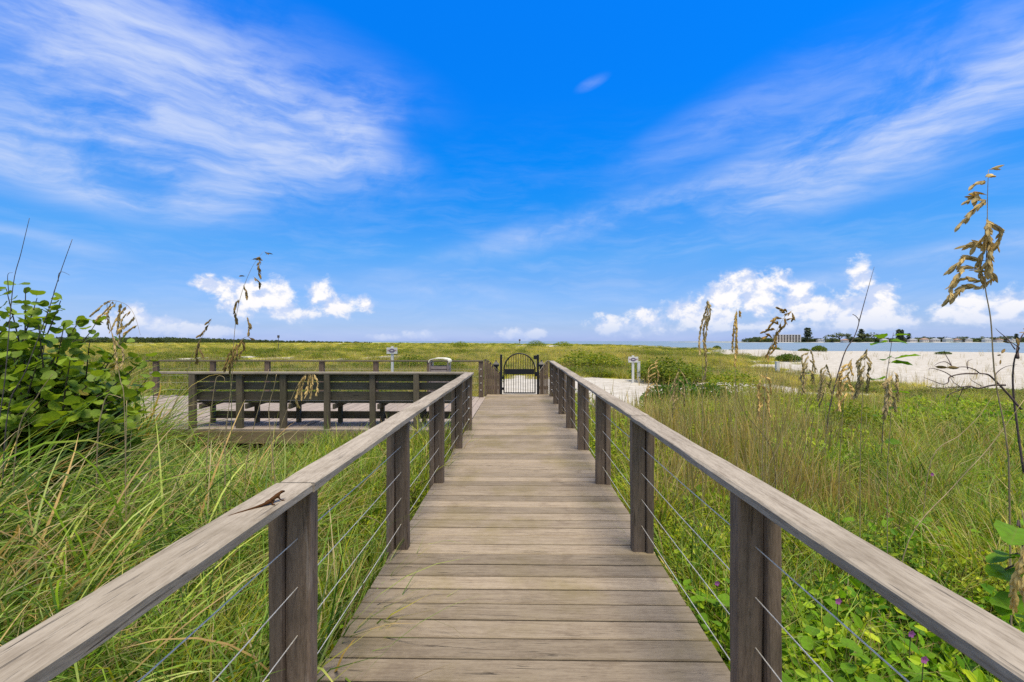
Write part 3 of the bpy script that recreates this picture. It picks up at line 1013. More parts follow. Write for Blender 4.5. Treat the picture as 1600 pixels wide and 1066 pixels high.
def sea_oat(label, stem, Y, sprays, spk=.030, rad=.0032, mat=None, single=False, stem_mat=None, every=.012, group='sea oat stalks'):
    """stem and sprays are photo outlines on the plane Y metres away; each spray carries hanging spikelets"""
    mat = mat or M_SPIKEP
    b = at(*stem[0], Y)
    root = empty('sea_oat', (b.x, Y, min(b.z, gz(b.x, Y))), label, 'sea oat', group)
    rr = random.Random(label)
    pts = [at(*q, Y) for q in stem]
    if pts[0].z > gz(b.x, Y): pts = [Vector((b.x + (b.x - pts[1].x) * .2, Y, gz(b.x, Y) - .02))] + pts
    pts = [q + Vector((0, rr.uniform(-.01, .01), 0)) for q in pts]
    sp = bez(pts, 6)
    mb = MB()
    mb.tube(sp, [rad * (1 - .75 * i / (len(sp) - 1)) for i in range(len(sp))], 6)
    mb.obj('stem', stem_mat or M_STEM, root, True)
    head = MB()
    for s_ in sprays:
        q = bez([at(*u, Y) + Vector((0, rr.uniform(-.03, .03) * (i > 0), 0)) for i, u in enumerate(s_)], 8)
        mb = MB()
        mb.tube(q, rad * .28, 4)
        mb.obj('spray_stalk', stem_mat or M_STEM, root)
        acc = 0
        for a, c in zip(q, q[1:]):
            acc += (c - a).length
            while acc > every:
                acc -= every
                d = (c - a).normalized() * 1.1 + Vector((rr.uniform(-.42, .42), rr.uniform(-.5, .5), rr.uniform(-.6, .1)))
                m3 = ori(d, rr.uniform(0, 6.28)) * (spk * rr.uniform(.7, 1.15))
                pos = a + (c - a) * rr.random()
                if single:
                    o = link('spikelet', SPK[mat.name], root, pos, m3.normalized().to_euler() if False else ori(d, rr.uniform(0, 6.28)).to_euler(), spk * rr.uniform(.7, 1.15))
                else:
                    src = SPK[mat.name]
                    head.add([pos + m3 @ v.co for v in src.vertices], [tuple(p_.vertices) for p_ in src.polygons])
    if head.v: head.obj('seed_head', mat, root)['kind'] = 'stuff'
    return root


sea_oat('tallest sea oat, its one-sided brown seed head high against the blue sky',
        [(1582, 800), (1572, 690), (1558, 590), (1549, 500), (1541, 445), (1542, 380), (1541, 310), (1544, 266)], 1.75,
        [[(1540, 449), (1520, 446), (1505, 455), (1494, 468)], [(1539, 440), (1515, 434), (1496, 446), (1485, 462)], [(1540, 425), (1518, 416), (1500, 426), (1491, 440)],
         [(1540, 408), (1524, 398), (1510, 404), (1497, 418)], [(1541, 390), (1530, 380), (1517, 382)], [(1541, 350), (1530, 365), (1524, 385)], [(1541, 345), (1550, 360), (1549, 385)],
         [(1542, 340), (1536, 372), (1536, 410), (1541, 438)], [(1542, 350), (1543, 385), (1538, 420)], [(1544, 365), (1538, 395), (1534, 430)], [(1545, 372), (1553, 385), (1556, 402), (1552, 422)], [(1543, 420), (1549, 432), (1547, 443)],
         [(1541, 312), (1528, 318), (1514, 332), (1501, 350)], [(1541, 316), (1530, 306), (1518, 312)], [(1542, 305), (1534, 300), (1522, 310)],
         [(1541, 284), (1528, 286), (1517, 290)], [(1543, 272), (1538, 274)], [(1544, 278), (1537, 279)], [(1544, 266), (1548, 265)]], spk=.036, single=True, mat=M_SPIKEP, stem_mat=M_STEM, every=.0056)
sea_oat('tall thin sea oat left of the clouds with few dark clusters at its bent tip',
        [(352, 700), (362, 600), (366, 530), (372, 480), (384, 440), (398, 412), (410, 394)], 3.7,
        [[(412, 393), (418, 395)], [(392, 406), (402, 404), (406, 420)], [(404, 415), (406, 432)], [(396, 432), (404, 440), (404, 446)], [(380, 445), (384, 455), (385, 464)], [(372, 468), (369, 485), (368, 502)], [(386, 495), (390, 508), (391, 520)], [(384, 432), (380, 431)]],
        spk=.042, single=True, mat=M_SPIKE, every=.0085, rad=.0032)
sea_oat('sea oat with thick brown head bowing over the bench backrest',
        [(360, 720), (361, 640), (361, 588), (364, 556), (372, 534), (388, 526)], 3.6,
        [[(362, 545), (354, 565), (350, 578)], [(364, 548), (360, 565), (356, 582)], [(366, 540), (366, 555), (362, 572)], [(370, 534), (372, 548), (370, 566)], [(376, 530), (378, 542), (374, 556)], [(382, 527), (378, 536)], [(386, 526), (391, 529)], [(360, 560), (352, 575)]],
        spk=.042, single=True, mat=M_SPIKE, every=.0095, stem_mat=M_STEMG)
sea_oat('arching sea oat with tan tassels in front of the round-leaved bush',
        [(196, 650), (188, 590), (176, 520), (166, 478), (176, 470), (196, 476), (211, 494), (221, 524)], 3.2,
        [[(170, 472), (160, 476), (150, 486), (140, 492)], [(176, 471), (166, 482), (158, 498)], [(182, 472), (172, 490), (166, 512)], [(190, 474), (180, 492), (175, 515)], [(198, 478), (186, 492), (180, 520)], [(204, 486), (194, 500), (186, 530)],
         [(210, 494), (200, 502), (192, 515)], [(216, 508), (206, 512), (198, 522)], [(176, 520), (182, 548), (186, 575)], [(178, 530), (190, 550), (192, 572)], [(172, 472), (164, 470)]], spk=.034, single=True, mat=M_SPIKEP, every=.0075)
sea_oat('short slanting sea oat with a small dark tip left of the bench',
        [(236, 722), (262, 660), (288, 590), (306, 545), (318, 522), (331, 500)], 3.8,
        [[(331, 498), (324, 504)], [(327, 506), (319, 514)], [(322, 514), (315, 524)], [(314, 530), (308, 548), (304, 566)], [(310, 540), (318, 556)]], spk=.038, mat=M_SPIKE, every=.008)
sea_oat('drooping pale seed head hanging in front of the bench slats',
        [(424, 720), (438, 668), (456, 620), (466, 600), (476, 586), (490, 583)], 3.8,
        [[(474, 588), (466, 602), (464, 622), (465, 636)], [(478, 586), (472, 605), (472, 622)], [(482, 585), (480, 602), (479, 618)], [(488, 584), (488, 604), (486, 620)], [(490, 584), (496, 600), (497, 616)], [(478, 586), (470, 598), (468, 612)], [(484, 585), (484, 600), (483, 612)]], spk=.036, mat=M_SPIKEP, every=.007)
sea_oat('upright narrow tan sea oat standing first from the gate against the clouds',
        [(1098, 720), (1097, 620), (1098, 560), (1101, 510), (1106, 470)], 4.4,
        [[(1106, 474), (1100, 500), (1094, 530), (1092, 550)], [(1107, 472), (1105, 500), (1100, 545)], [(1104, 490), (1100, 520), (1104, 548)], [(1106, 470), (1108, 490), (1107, 505)], [(1098, 530), (1103, 560), (1103, 590)], [(1106, 469), (1107, 474)]], spk=.040, mat=M_SPIKEP, every=.0052)
sea_oat('upright narrow tan sea oat between the narrow one and the arching one',
        [(1152, 700), (1150, 620), (1149, 560), (1150, 520), (1151, 482)], 4.7,
        [[(1151, 485), (1147, 510), (1146, 548)], [(1151, 492), (1152, 515), (1153, 550)], [(1150, 500), (1149, 520), (1150, 545)], [(1156, 484), (1158, 492)], [(1150, 545), (1146, 570)]], spk=.040, mat=M_SPIKEP, every=.0052)
sea_oat('arching sea oat with feathery rows of spikelets before the apartment block',
        [(1192, 690), (1196, 610), (1203, 552), (1214, 515), (1226, 494), (1238, 485)], 3.7,
        [[(1238, 485), (1230, 490), (1221, 484)], [(1236, 487), (1237, 496), (1233, 498)], [(1230, 490), (1228, 486), (1220, 482)], [(1224, 498), (1216, 496), (1209, 500)], [(1218, 508), (1210, 504), (1202, 510)], [(1213, 517), (1205, 514), (1196, 518)], [(1208, 530), (1200, 524), (1190, 528)], [(1226, 495), (1226, 505), (1220, 516)],
         [(1220, 504), (1220, 514), (1214, 525)], [(1214, 516), (1214, 528), (1208, 540)], [(1208, 528), (1210, 540), (1203, 550)], [(1206, 538), (1202, 552), (1198, 560)]], spk=.042, mat=M_SPIKE, every=.008)
MID = [(1262, 545, 640, 5.0, 'leaning pale sea oat in front of the bright beach, lowest of its neighbours'), (1350, 545, 660, 3.4, 'bushy pale sea oat next to the leafy dark-stemmed plant'), (1322, 560, 680, 3.8, 'pale sea oat head half hidden by thin twigs on the beach edge'),
       (1392, 580, 690, 3.2, 'tan sea oat drooping under the broad green leaves'), (1290, 568, 650, 5.6, 'slim pale sea oat standing in front of the beach'), (1194, 585, 690, 4.2, 'straw coloured sea oat below the feathery arching one'), (1020, 560, 660, 7.5, 'pale sea oat in front of the dark green dune shrub'), (1060, 575, 680, 6.5, 'tan sea oat standing by the sandy clearing')]
for (px, y0_, y1_, Y, lab) in MID:
    rr = random.Random(lab)
    ln = (y1_ - y0_)
    lean = rr.uniform(-12, 12)
    st = [(px - lean, y1_ + 60), (px - lean * .5, y0_ + ln * .7), (px, y0_ + 18), (px + lean, y0_)]
    spr = []
    for k in range(9):
        yk = y0_ + k * ln * .055
        side = -1 if k % 3 else 1
        spr.append([(px + lean * (1 - k / 9), yk), (px + side * rr.uniform(4, 9), yk + 8), (px + side * rr.uniform(6, 13), yk + rr.uniform(20, 34))])
    sea_oat(lab, st, Y, spr, spk=.040, mat=M_SPIKEP, every=.006)
sea_oat('yellow seed head cut by the picture edge above the handrail',
        [(1640, 1150), (1622, 1020), (1612, 930), (1606, 850), (1604, 800)], 1.0,
        [[(1606, 860), (1598, 900), (1596, 950), (1600, 985)], [(1604, 850), (1602, 900), (1604, 960)], [(1606, 870), (1594, 920), (1594, 960)]], spk=.024, mat=M_SPIKEY, every=.0035)


def reed(label, pts, Y, rad=.0035, mat=None, side=(), group='bare reed stalks', tip=.4):
    P = [at(*q, Y) for q in pts]
    g0 = gz(P[0].x, Y)
    root = empty('reed_stalk', (P[0].x, Y, min(g0, P[0].z)), label, 'reed', group)
    if P[0].z > g0 + .05: P = [Vector((P[0].x + (P[0].x - P[1].x) * .4, Y, g0 - .02))] + P
    q = bez(P, 5)
    mb = MB()
    mb.tube(q, [rad * (1 - (1 - tip) * i / (len(q) - 1)) for i in range(len(q))], 6)
    mb.obj('stalk', mat or M_STEM, root, True)
    for s_ in side:
        mb = MB()
        u = bez([at(*w, Y) for w in s_], 4)
        mb.tube(u, [rad * .7 * (1 - .7 * i / (len(u) - 1)) for i in range(len(u))], 5)
        mb.obj('blade', mat or M_STEM, root, True)


reed('tall dark bare reed leaning at the frame edge over the bush', [(-8, 720), (8, 590), (20, 450), (33, 395), (46, 341)], 3.4, .0042, M_STEMD, [[(14, 460), (12, 430), (20, 426)]])
reed('dark bare reed with a torn blade rising in front of the bush', [(10, 660), (40, 580), (74, 490), (93, 430), (113, 374)], 3.4, .0044, M_STEMD, [[(91, 440), (92, 428), (98, 425), (109, 430)], [(84, 458), (90, 438)]])
reed('straw reed leaning against the lower bush leaves', [(26, 690), (58, 620), (82, 585)], 3.4, .0055, None)
reed('pale broken reed with bent tip before the bush', [(152, 700), (160, 640), (168, 618), (178, 618), (190, 622)], 3.5, .0055, None)
reed('short pale upright reed among the grass at the bush foot', [(196, 745), (197, 690), (198, 626)], 3.6, .005, None)
reed('hooked straw reed in front of the end of the bench', [(322, 740), (328, 660), (336, 600), (341, 588), (350, 590), (351, 600)], 4.2, .005, None)
reed('slim straw reed rising past the second bench post', [(384, 740), (396, 670), (412, 610), (420, 577)], 4.2, .005, None)
reed('knotted straw reed crossing the bench slats', [(430, 760), (424, 690), (420, 640), (428, 606), (432, 585)], 4.0, .005, None)
reed('long yellow reed lying across the tall grass beside the handrail', [(205, 900), (270, 800), (330, 735), (378, 682)], 2.6, .004, M_SPIKEP)
reed('thin pale reed slanting over the grass below the bench', [(352, 735), (350, 690), (357, 640), (361, 600)], 3.8, .0035, None)
reed('thin leaning twig on the beach edge with a curved dark tip', [(1296, 640), (1318, 556), (1334, 528), (1342, 504), (1338, 495), (1332, 491)], 7.5, .011, M_TWIG, [[(1342, 504), (1354, 460), (1366, 417)]])
reed('long straw reed leaning across the dune grass below the bare branches', [(1420, 845), (1490, 760), (1545, 700), (1600, 625)], 3.2, .0042, None)
reed('straw reed leaning below the bare branches, farther off', [(1455, 720), (1500, 680), (1530, 650), (1552, 618)], 4.4, .0045, None)
reed('dark stalk standing up through the green near the rail', [(1238, 790), (1246, 740), (1262, 690), (1274, 640)], 5.0, .0045, M_TWIG)
reed('faint straw stalk between the two narrow sea oats', [(1190, 760), (1215, 700), (1250, 640), (1290, 590)], 4.6, .0035, None)
reed('grey slanting twig beside the handrail above the grass', [(1212, 770), (1205, 700), (1160, 640), (1150, 600)], 4.4, .0035, M_TWIG)


def leaf_mesh(name, mat, kind='round'):
    """a cupped leaf one unit long with its stalk end at the origin"""
    n = 12
    vs_ = [(.5, 0, -.02)]
    for k in range(n):
        t = 2 * math.pi * k / n
        if kind == 'round':
            x, y_ = .5 - .5 * math.cos(t), .52 * math.sin(t)
            if k == 0: x = .07
        else:
            x = .5 - .5 * math.cos(t)
            y_ = .33 * math.sin(t) * (1.25 - .45 * x)
        z = .20 * abs(y_) - .22 * (x - .4) ** 2 + .03 * math.sin(5 * t)
        vs_.append((x, y_, z))
    fs = [(0, 1 + k, 1 + (k + 1) % n) for k in range(n)]
    vs_ += [(-.16, 0, -.05), (.02, .018, 0), (.02, -.018, 0)]
    fs.append((n + 1, n + 3, n + 2))
    mb = MB()
    mb.add(vs_, fs)
    return mb.mesh(name, mat, True)


L_GRAPE, L_VINE, L_YEL = leaf_mesh('leaf', M_GRAPE), leaf_mesh('leaf', M_VINE, 'oval'), leaf_mesh('leaf', M_YLEAF)


def sea_grape():
    root = empty('sea_grape_bush', (-5.2, 4.6, -.5), 'big round-leaved green bush at the edge beside the platform', 'bush')
    rr = random.Random(5)
    C0 = Vector((-5.55, 4.75, .55))
    singles = 0
    mass = MB()
    src = L_GRAPE
    tips = []
    # outline points of the crown in the photo (px, top), used to aim leading shoots
    for px, py, Y in ((10, 452, 4.2), (40, 450, 4.2), (58, 466, 4.2), (22, 490, 4.1), (95, 470, 4.3), (80, 482, 4.3), (128, 494, 4.4), (150, 505, 4.6), (100, 510, 4.2), (60, 505, 4.0), (190, 535, 4.6), (205, 556, 4.7), (228, 560, 4.8), (170, 560, 4.4),
                      (232, 590, 4.7), (215, 610, 4.6), (190, 600, 4.3), (150, 590, 4.0), (110, 560, 4.0), (60, 560, 3.9), (20, 550, 3.9), (30, 600, 3.8), (80, 610, 3.8), (130, 630, 3.9), (225, 640, 4.5), (200, 650, 4.3), (170, 640, 4.1), (20, 640, 3.7), (100, 650, 3.8), (0, 500, 4.0), (-40, 470, 4.2), (-60, 520, 4.0), (-40, 590, 3.8), (140, 535, 4.3), (40, 530, 4.1)):
        tips.append(at(px, py, Y))
    for _ in range(40):
        th, ph = rr.uniform(0, 6.28), rr.uniform(.1, 1.4)
        tips.append(C0 + Vector((1.3 * math.cos(th) * math.sin(ph), .9 * math.sin(th) * math.sin(ph), 1.0 * math.cos(ph))))
    tips = [t_ for t_ in tips]
    for t_ in tips:
        base = Vector((C0.x + rr.uniform(-.5, .5), C0.y + rr.uniform(-.3, .3), -.5))
        mid = base.lerp(t_, .55) + Vector((rr.uniform(-.1, .1), rr.uniform(-.1, .1), .22))
        q = bez([base, mid, t_], 7)
        mb = MB()
        mb.tube(q, [.016 * (1 - .8 * i / (len(q) - 1)) for i in range(len(q))], 5)
        mb.obj('branch', M_TWIG, root, True)
        m_ = len(q)
        for i in range(3, m_):
            for rep in range(2 if i < m_ - 2 else 3):
                d = Vector((rr.uniform(-1, 1), rr.uniform(-1.1, .5), rr.uniform(-.5, .7)))
                size = rr.uniform(.075, .13)
                if i >= m_ - 2: size *= rr.uniform(.75, 1.0)
                pos = q[i] + Vector((rr.uniform(-.05, .05), rr.uniform(-.05, .05), rr.uniform(-.04, .04)))
                rot = ori(d, rr.uniform(-.9, .9))
                if singles < 298 and i >= m_ - 5 and (i >= m_ - 3 or rr.random() < .5):
                    yel = rr.random() < .03
                    o = link('leaf', L_YEL if yel else L_GRAPE, root, pos, rot.to_euler(), size)
                    if yel: o['label'] = 'yellowing leaf'
                    singles += 1
                else:
                    mass.add([pos + rot @ (v.co * size) for v in src.vertices], [tuple(p_.vertices) for p_ in src.polygons])
    for _ in range(5200):
        th, ph, k_ = rr.uniform(0, 6.28), rr.uniform(.0, 2.0), rr.uniform(.5, 1) ** .5
        pos = C0 + Vector((1.35 * math.cos(th) * math.sin(ph), .85 * math.sin(th) * math.sin(ph), .95 * math.cos(ph) - .15)) * k_
        if pos.z < -.4: continue
        d = Vector((rr.uniform(-1, 1), rr.uniform(-1.1, .5), rr.uniform(-.5, .6)))
        rot = ori(d, rr.uniform(-.9, .9))
        size = rr.uniform(.075, .125)
        mass.add([pos + rot @ (v.co * size) for v in src.vertices], [tuple(p_.vertices) for p_ in src.polygons])
    o = mass.obj('foliage', M_GRAPE, root, True)
    o['kind'] = 'stuff'


sea_grape()


def leafy_plant(name, label, cat, stem, Y, leaves, size, stem_mat=M_TWIG, group=None, rad=.007):
    b = at(*stem[0], Y)
    root = empty(name, (b.x, Y, min(b.z, gz(b.x, Y))), label, cat, group)
    rr = random.Random(label)
    P = [at(*q, Y) for q in stem]
    g0 = gz(b.x, Y)
    if P[0].z > g0: P = [Vector((b.x, Y, g0 - .02))] + P
    q = bez(P, 5)
    mb = MB()
    mb.tube(q, [rad * (1 - .7 * i / (len(q) - 1)) for i in range(len(q))], 6)
    mb.obj('stem', stem_mat, root, True)
    for (px, py, dx, s_) in leaves:
        pos = at(px, py, Y + rr.uniform(-.05, .05))
        near = min(q, key=lambda u: (u - pos).length)
        if (near - pos).length > .02:
            mb = MB(); mb.tube([near, near.lerp(pos, .5) + Vector((0, 0, .01)), pos], rad * .35, 4); mb.obj('leaf_stalk', stem_mat, root)
        d = Vector((dx, rr.uniform(-.8, -.1), rr.uniform(-.25, .35)))
        link('leaf', L_VINE, root, pos, ori(d, rr.uniform(-.5, .5)).to_euler(), size * s_)
    return root


leafy_plant('broadleaf_plant', 'dark-stemmed plant with broad leaves rising before the far shore', 'plant', [(1376, 740), (1380, 660), (1384, 600), (1391, 550), (1396, 520)], 6.0,
            [(1384, 534, -1, 1.2), (1380, 528, -1, 1.0), (1392, 532, .8, 1.0), (1398, 524, .6, .8), (1386, 560, -.8, 1.0), (1398, 560, 1, 1.3), (1392, 566, .9, 1.1), (1378, 592, -1, 1.2), (1390, 612, 1, 1.1), (1384, 640, 1, .9), (1376, 650, -1, .9), (1382, 690, .8, .9)], .20)
leafy_plant('broadleaf_plant', 'leafy green plant beside the handrail at the picture edge', 'plant', [(1640, 1010), (1612, 930), (1600, 860), (1592, 815)], 1.35,
            [(1590, 822, -1, 1.2), (1594, 815, .6, 1.2), (1600, 830, .3, 1.2), (1578, 868, -1, .8), (1596, 870, -.5, 1.1), (1606, 850, .9, 1.1), (1596, 905, -1, 1.2), (1600, 930, -.7, 1.1), (1606, 890, .8, 1.1), (1600, 945, .4, 1.0), (1570, 890, -.2, .8), (1612, 960, -.6, 1.2), (1586, 950, -.8, .8)], .105)


def vine(label, cx, cy, Y, n, spread, flowers, seed):
    rr = random.Random(seed)
    c = at(cx, cy, Y)
    c.z = gz(c.x, Y)
    root = empty('beach_vine', c, label, 'vine', 'purple-flowered vines')
    for k in range(4):
        th = rr.uniform(0, 6.28)
        q = bez([c, c + Vector((math.cos(th) * spread * .5, math.sin(th) * spread * .4, .22)), c + Vector((math.cos(th) * spread, math.sin(th) * spread * .8, .16))], 5)
        mb = MB(); mb.tube(q, .004, 5); mb.obj('runner', M_STEMG, root, True)
    for k in range(n):
        p_ = c + Vector((rr.gauss(0, spread * .5), rr.gauss(0, spread * .4), rr.uniform(.16, .46)))
        d = Vector((rr.uniform(-1, 1), rr.uniform(-1, .6), rr.uniform(-.3, .3)))
        link('leaf', L_VINE, root, p_, ori(d, rr.uniform(-.5, .5)).to_euler(), rr.uniform(.065, .105))
    for (px, py, Yf) in flowers:
        f = at(px, py, Yf)
        mb = MB()
        for k in range(5):
            a = 2 * math.pi * k / 5
            u, w = Vector((math.cos(a), -.35, math.sin(a))), Vector((-math.sin(a), 0, math.cos(a)))
            mb.add([f, f + u * .010 + w * .008, f + u * .017, f + u * .010 - w * .008], [(0, 1, 2, 3)])
        mb.obj('flower', M_FLOWER, root)
        mb = MB(); mb.tube([f, f + Vector((.01, .02, -.12))], .002, 4); mb.obj('flower_stalk', M_STEMG, root)


vine('low vine with purple flowers between the cables and handrail', 1330, 1010, 2.2, 80, .5, [(1309, 939, 2.15), (1423, 990, 2.0)], 1)
vine('low leafy vine with one pale purple flower beside the deck edge', 1115, 960, 2.9, 50, .34, [(1120, 911, 2.8)], 2)
vine('spreading leafy vine hidden under the handrail end with a small purple flower', 1500, 1040, 1.75, 70, .48, [(1443, 1030, 1.8)], 3)
vine('low leafy vine in the open grass with a faint purple flower', 1440, 760, 4.0, 40, .5, [(1456, 741, 3.9)], 4)


def bare_branch():
    Y = 3.3
    root = empty('bare_shrub', (at(1590, 680, Y).x, Y, -.5), 'leafless dark shrub with forking branches in front of the beach', 'shrub')
    main = [([(1600, 740), (1598, 660), (1594, 600), (1590, 560), (1586, 545), (1576, 540), (1566, 532)], .0075),
            ([(1596, 640), (1580, 612), (1560, 590), (1545, 585), (1525, 583), (1512, 577), (1500, 573), (1488, 575)], .0075),
            ([(1572, 602), (1560, 603), (1540, 608), (1520, 604), (1500, 604), (1480, 604), (1460, 606), (1448, 604)], .007),
            ([(1528, 584), (1512, 585), (1494, 590), (1486, 597), (1470, 600), (1456, 598)], .006),
            ([(1490, 590), (1484, 582), (1470, 577), (1456, 576), (1446, 578)], .004),
            ([(1490, 574), (1486, 566), (1476, 568), (1464, 572)], .004), ([(1488, 574), (1490, 562), (1486, 552), (1480, 548)], .0035),
            ([(1512, 577), (1520, 566), (1530, 562)], .0035), ([(1520, 604), (1504, 612), (1490, 620), (1480, 632)], .0045),
            ([(1500, 604), (1498, 598), (1496, 590)], .003), ([(1470, 600), (1460, 594), (1452, 590)], .003), ([(1535, 604), (1528, 596), (1526, 590)], .003),
            ([(1590, 560), (1600, 540), (1612, 520)], .010), ([(1586, 546), (1584, 530), (1574, 520), (1560, 513)], .004), ([(1556, 592), (1566, 584), (1582, 574), (1594, 570)], .004), ([(1506, 604), (1508, 620), (1504, 636)], .0035)]
    for pts, r in main:
        q = bez([at(*u, Y) + Vector((0, .0, 0)) for u in pts], 4)
        q = [u + Vector((0, .05 * math.sin(i * .23), 0)) for i, u in enumerate(q)]
        mb = MB(); mb.tube(q, [r * (1 - .72 * i / (len(q) - 1)) for i in range(len(q))], 6); mb.obj('branch', M_TWIG, root, True)
    rr = random.Random(2)
    for px, py in ((1592, 520), (1598, 514), (1604, 524), (1588, 528), (1566, 533), (1570, 545), (1560, 556), (1564, 562), (1600, 548), (1480, 574), (1461, 573)):
        link('dry_leaf', SPK[M_SPIKE.name], root, at(px, py, Y), ori((rr.uniform(-1, 1), -.3, rr.uniform(-1, .2)), rr.uniform(0, 6)).to_euler(), rr.uniform(.04, .07))


bare_branch()

# ------------------------------------------------------------------ grass and dune vegetation (uncountable)
GREEN = [(.06, .13, .014), (.14, .26, .022), (.24, .385, .05), (.40, .50, .12), (.58, .62, .30)]
YEL = [(.34, .36, .02), (.40, .37, .03), (.26, .33, .02)]
TAN = [(.46, .36, .17), (.36, .25, .11), (.56, .46, .26)]


def tuft(name, blades, seed, segs=6, sweep=0.0):
    """blades: list of (count, base radius, length range, width, first tilt range, end tilt range, palette)"""
    r = np.random.default_rng(seed)
    V, F, T = [], [], []
    base = 0
    for (n, br, (l0, l1), w, (a0, a1), (b0, b1), pal) in blades:
        for _ in range(n):
            th = r.uniform(0, 2 * np.pi)
            rad = br * math.sqrt(r.random())
            bx_, by_ = rad * math.cos(th), rad * math.sin(th)
            phi = th + r.normal(0, .9)
            if r.random() < sweep: phi = r.normal(0, .55)
            L = r.uniform(l0, l1)
            s = np.linspace(0, 1, segs + 1)
            t0, t1 = r.uniform(a0, a1), r.uniform(b0, b1)
            tilt = t0 + (t1 - t0) * s ** r.uniform(1.1, 2.0)
            wob = phi + r.normal(0, .35) * s
            ds = L / segs
            px = bx_ + np.cumsum(np.r_[0, np.sin(tilt[:-1]) * np.cos(wob[:-1]) * ds])
            py = by_ + np.cumsum(np.r_[0, np.sin(tilt[:-1]) * np.sin(wob[:-1]) * ds])
            pz = -.03 + np.cumsum(np.r_[0, np.cos(tilt[:-1]) * ds])
            ww = w * r.uniform(.7, 1.25) * np.clip((1 - s) ** .6, .02, 1) * .5
            tw = wob + np.pi / 2 + r.normal(0, .5)
            ox, oy = np.cos(tw) * ww, np.sin(tw) * ww
            oz = np.sin(r.normal(0, .5)) * ww
            V.append(np.c_[px - ox, py - oy, pz - oz])
            V.append(np.c_[px + ox, py + oy, pz + oz])
            c = np.array(pal[r.integers(len(pal))]) * r.uniform(.8, 1.2)
            tipc = np.array(TAN[r.integers(3)])
            kt = (np.clip(s - .72, 0, 1) * 2.2 * (r.random() < .45))[:, None]
            cc = c * (1 - kt) + tipc * kt
            T.append(np.r_[cc, cc])
            m = segs + 1
            for i in range(segs):
                F.append((base + i, base + m + i, base + m + i + 1, base + i + 1))
            base += 2 * m
    me = bpy.data.meshes.new(name)
    me.from_pydata(np.concatenate(V).tolist(), [], F)
    T = np.concatenate(T)
    a = me.attributes.new('tone', 'FLOAT_COLOR', 'POINT')
    a.data.foreach_set('color', np.c_[T, np.ones(len(T))].ravel())
    me.materials.append(M_BLADE)
    return bpy.data.objects.new(name, me)


def leaf_clump(name, n, rx, rz, size, pal, seed, stems=True, heads=0):
    """many small leaves through a low mound"""
    rr = random.Random(seed)
    mb = MB()
    for _ in range(n):
        th, u = rr.uniform(0, 6.28), rr.random() ** .5
        x, y_ = rx * u * math.cos(th), rx * u * math.sin(th)
        z = rr.random() ** .6 * rz * (1 - .55 * u * u)
        L = size * rr.uniform(.6, 1.3)
        m3 = ori((rr.uniform(-1, 1), rr.uniform(-1, 1), rr.uniform(-.4, .7)), rr.uniform(-1, 1)) * L
        p_ = Vector((x, y_, z))
        k_ = rr.uniform(.75, 1.25)
        t = tuple(q * k_ for q in pal[rr.randrange(len(pal))])
        mb.add([p_ + m3 @ Vector(q) for q in ((0, 0, 0), (.35, .27, .06), (.75, .22, .04), (1, 0, -.05), (.75, -.22, .04), (.35, -.27, .06))], [(0, 1, 2, 3), (0, 3, 4, 5)], t)
    if stems:
        for _ in range(max(4, n // 30)):
            th, u = rr.uniform(0, 6.28), rr.random() * rx
            mb.tube([(u * .3 * math.cos(th), u * .3 * math.sin(th), -.03), (u * math.cos(th), u * math.sin(th), rz * .8)], [.006, .002], 3, (.12, .10, .05), False)
    for _ in range(heads):
        th, u = rr.uniform(0, 6.28), rr.random() * rx
        mb.tube([(u * math.cos(th), u * math.sin(th), rz * .5), (u * math.cos(th) * 1.1, u * math.sin(th) * 1.1, rz * 1.5)], [.004, .003], 3, (.40, .33, .13), False)
    me = mb.mesh(name, M_LEAF, False, True)
    return bpy.data.objects.new(name, me)


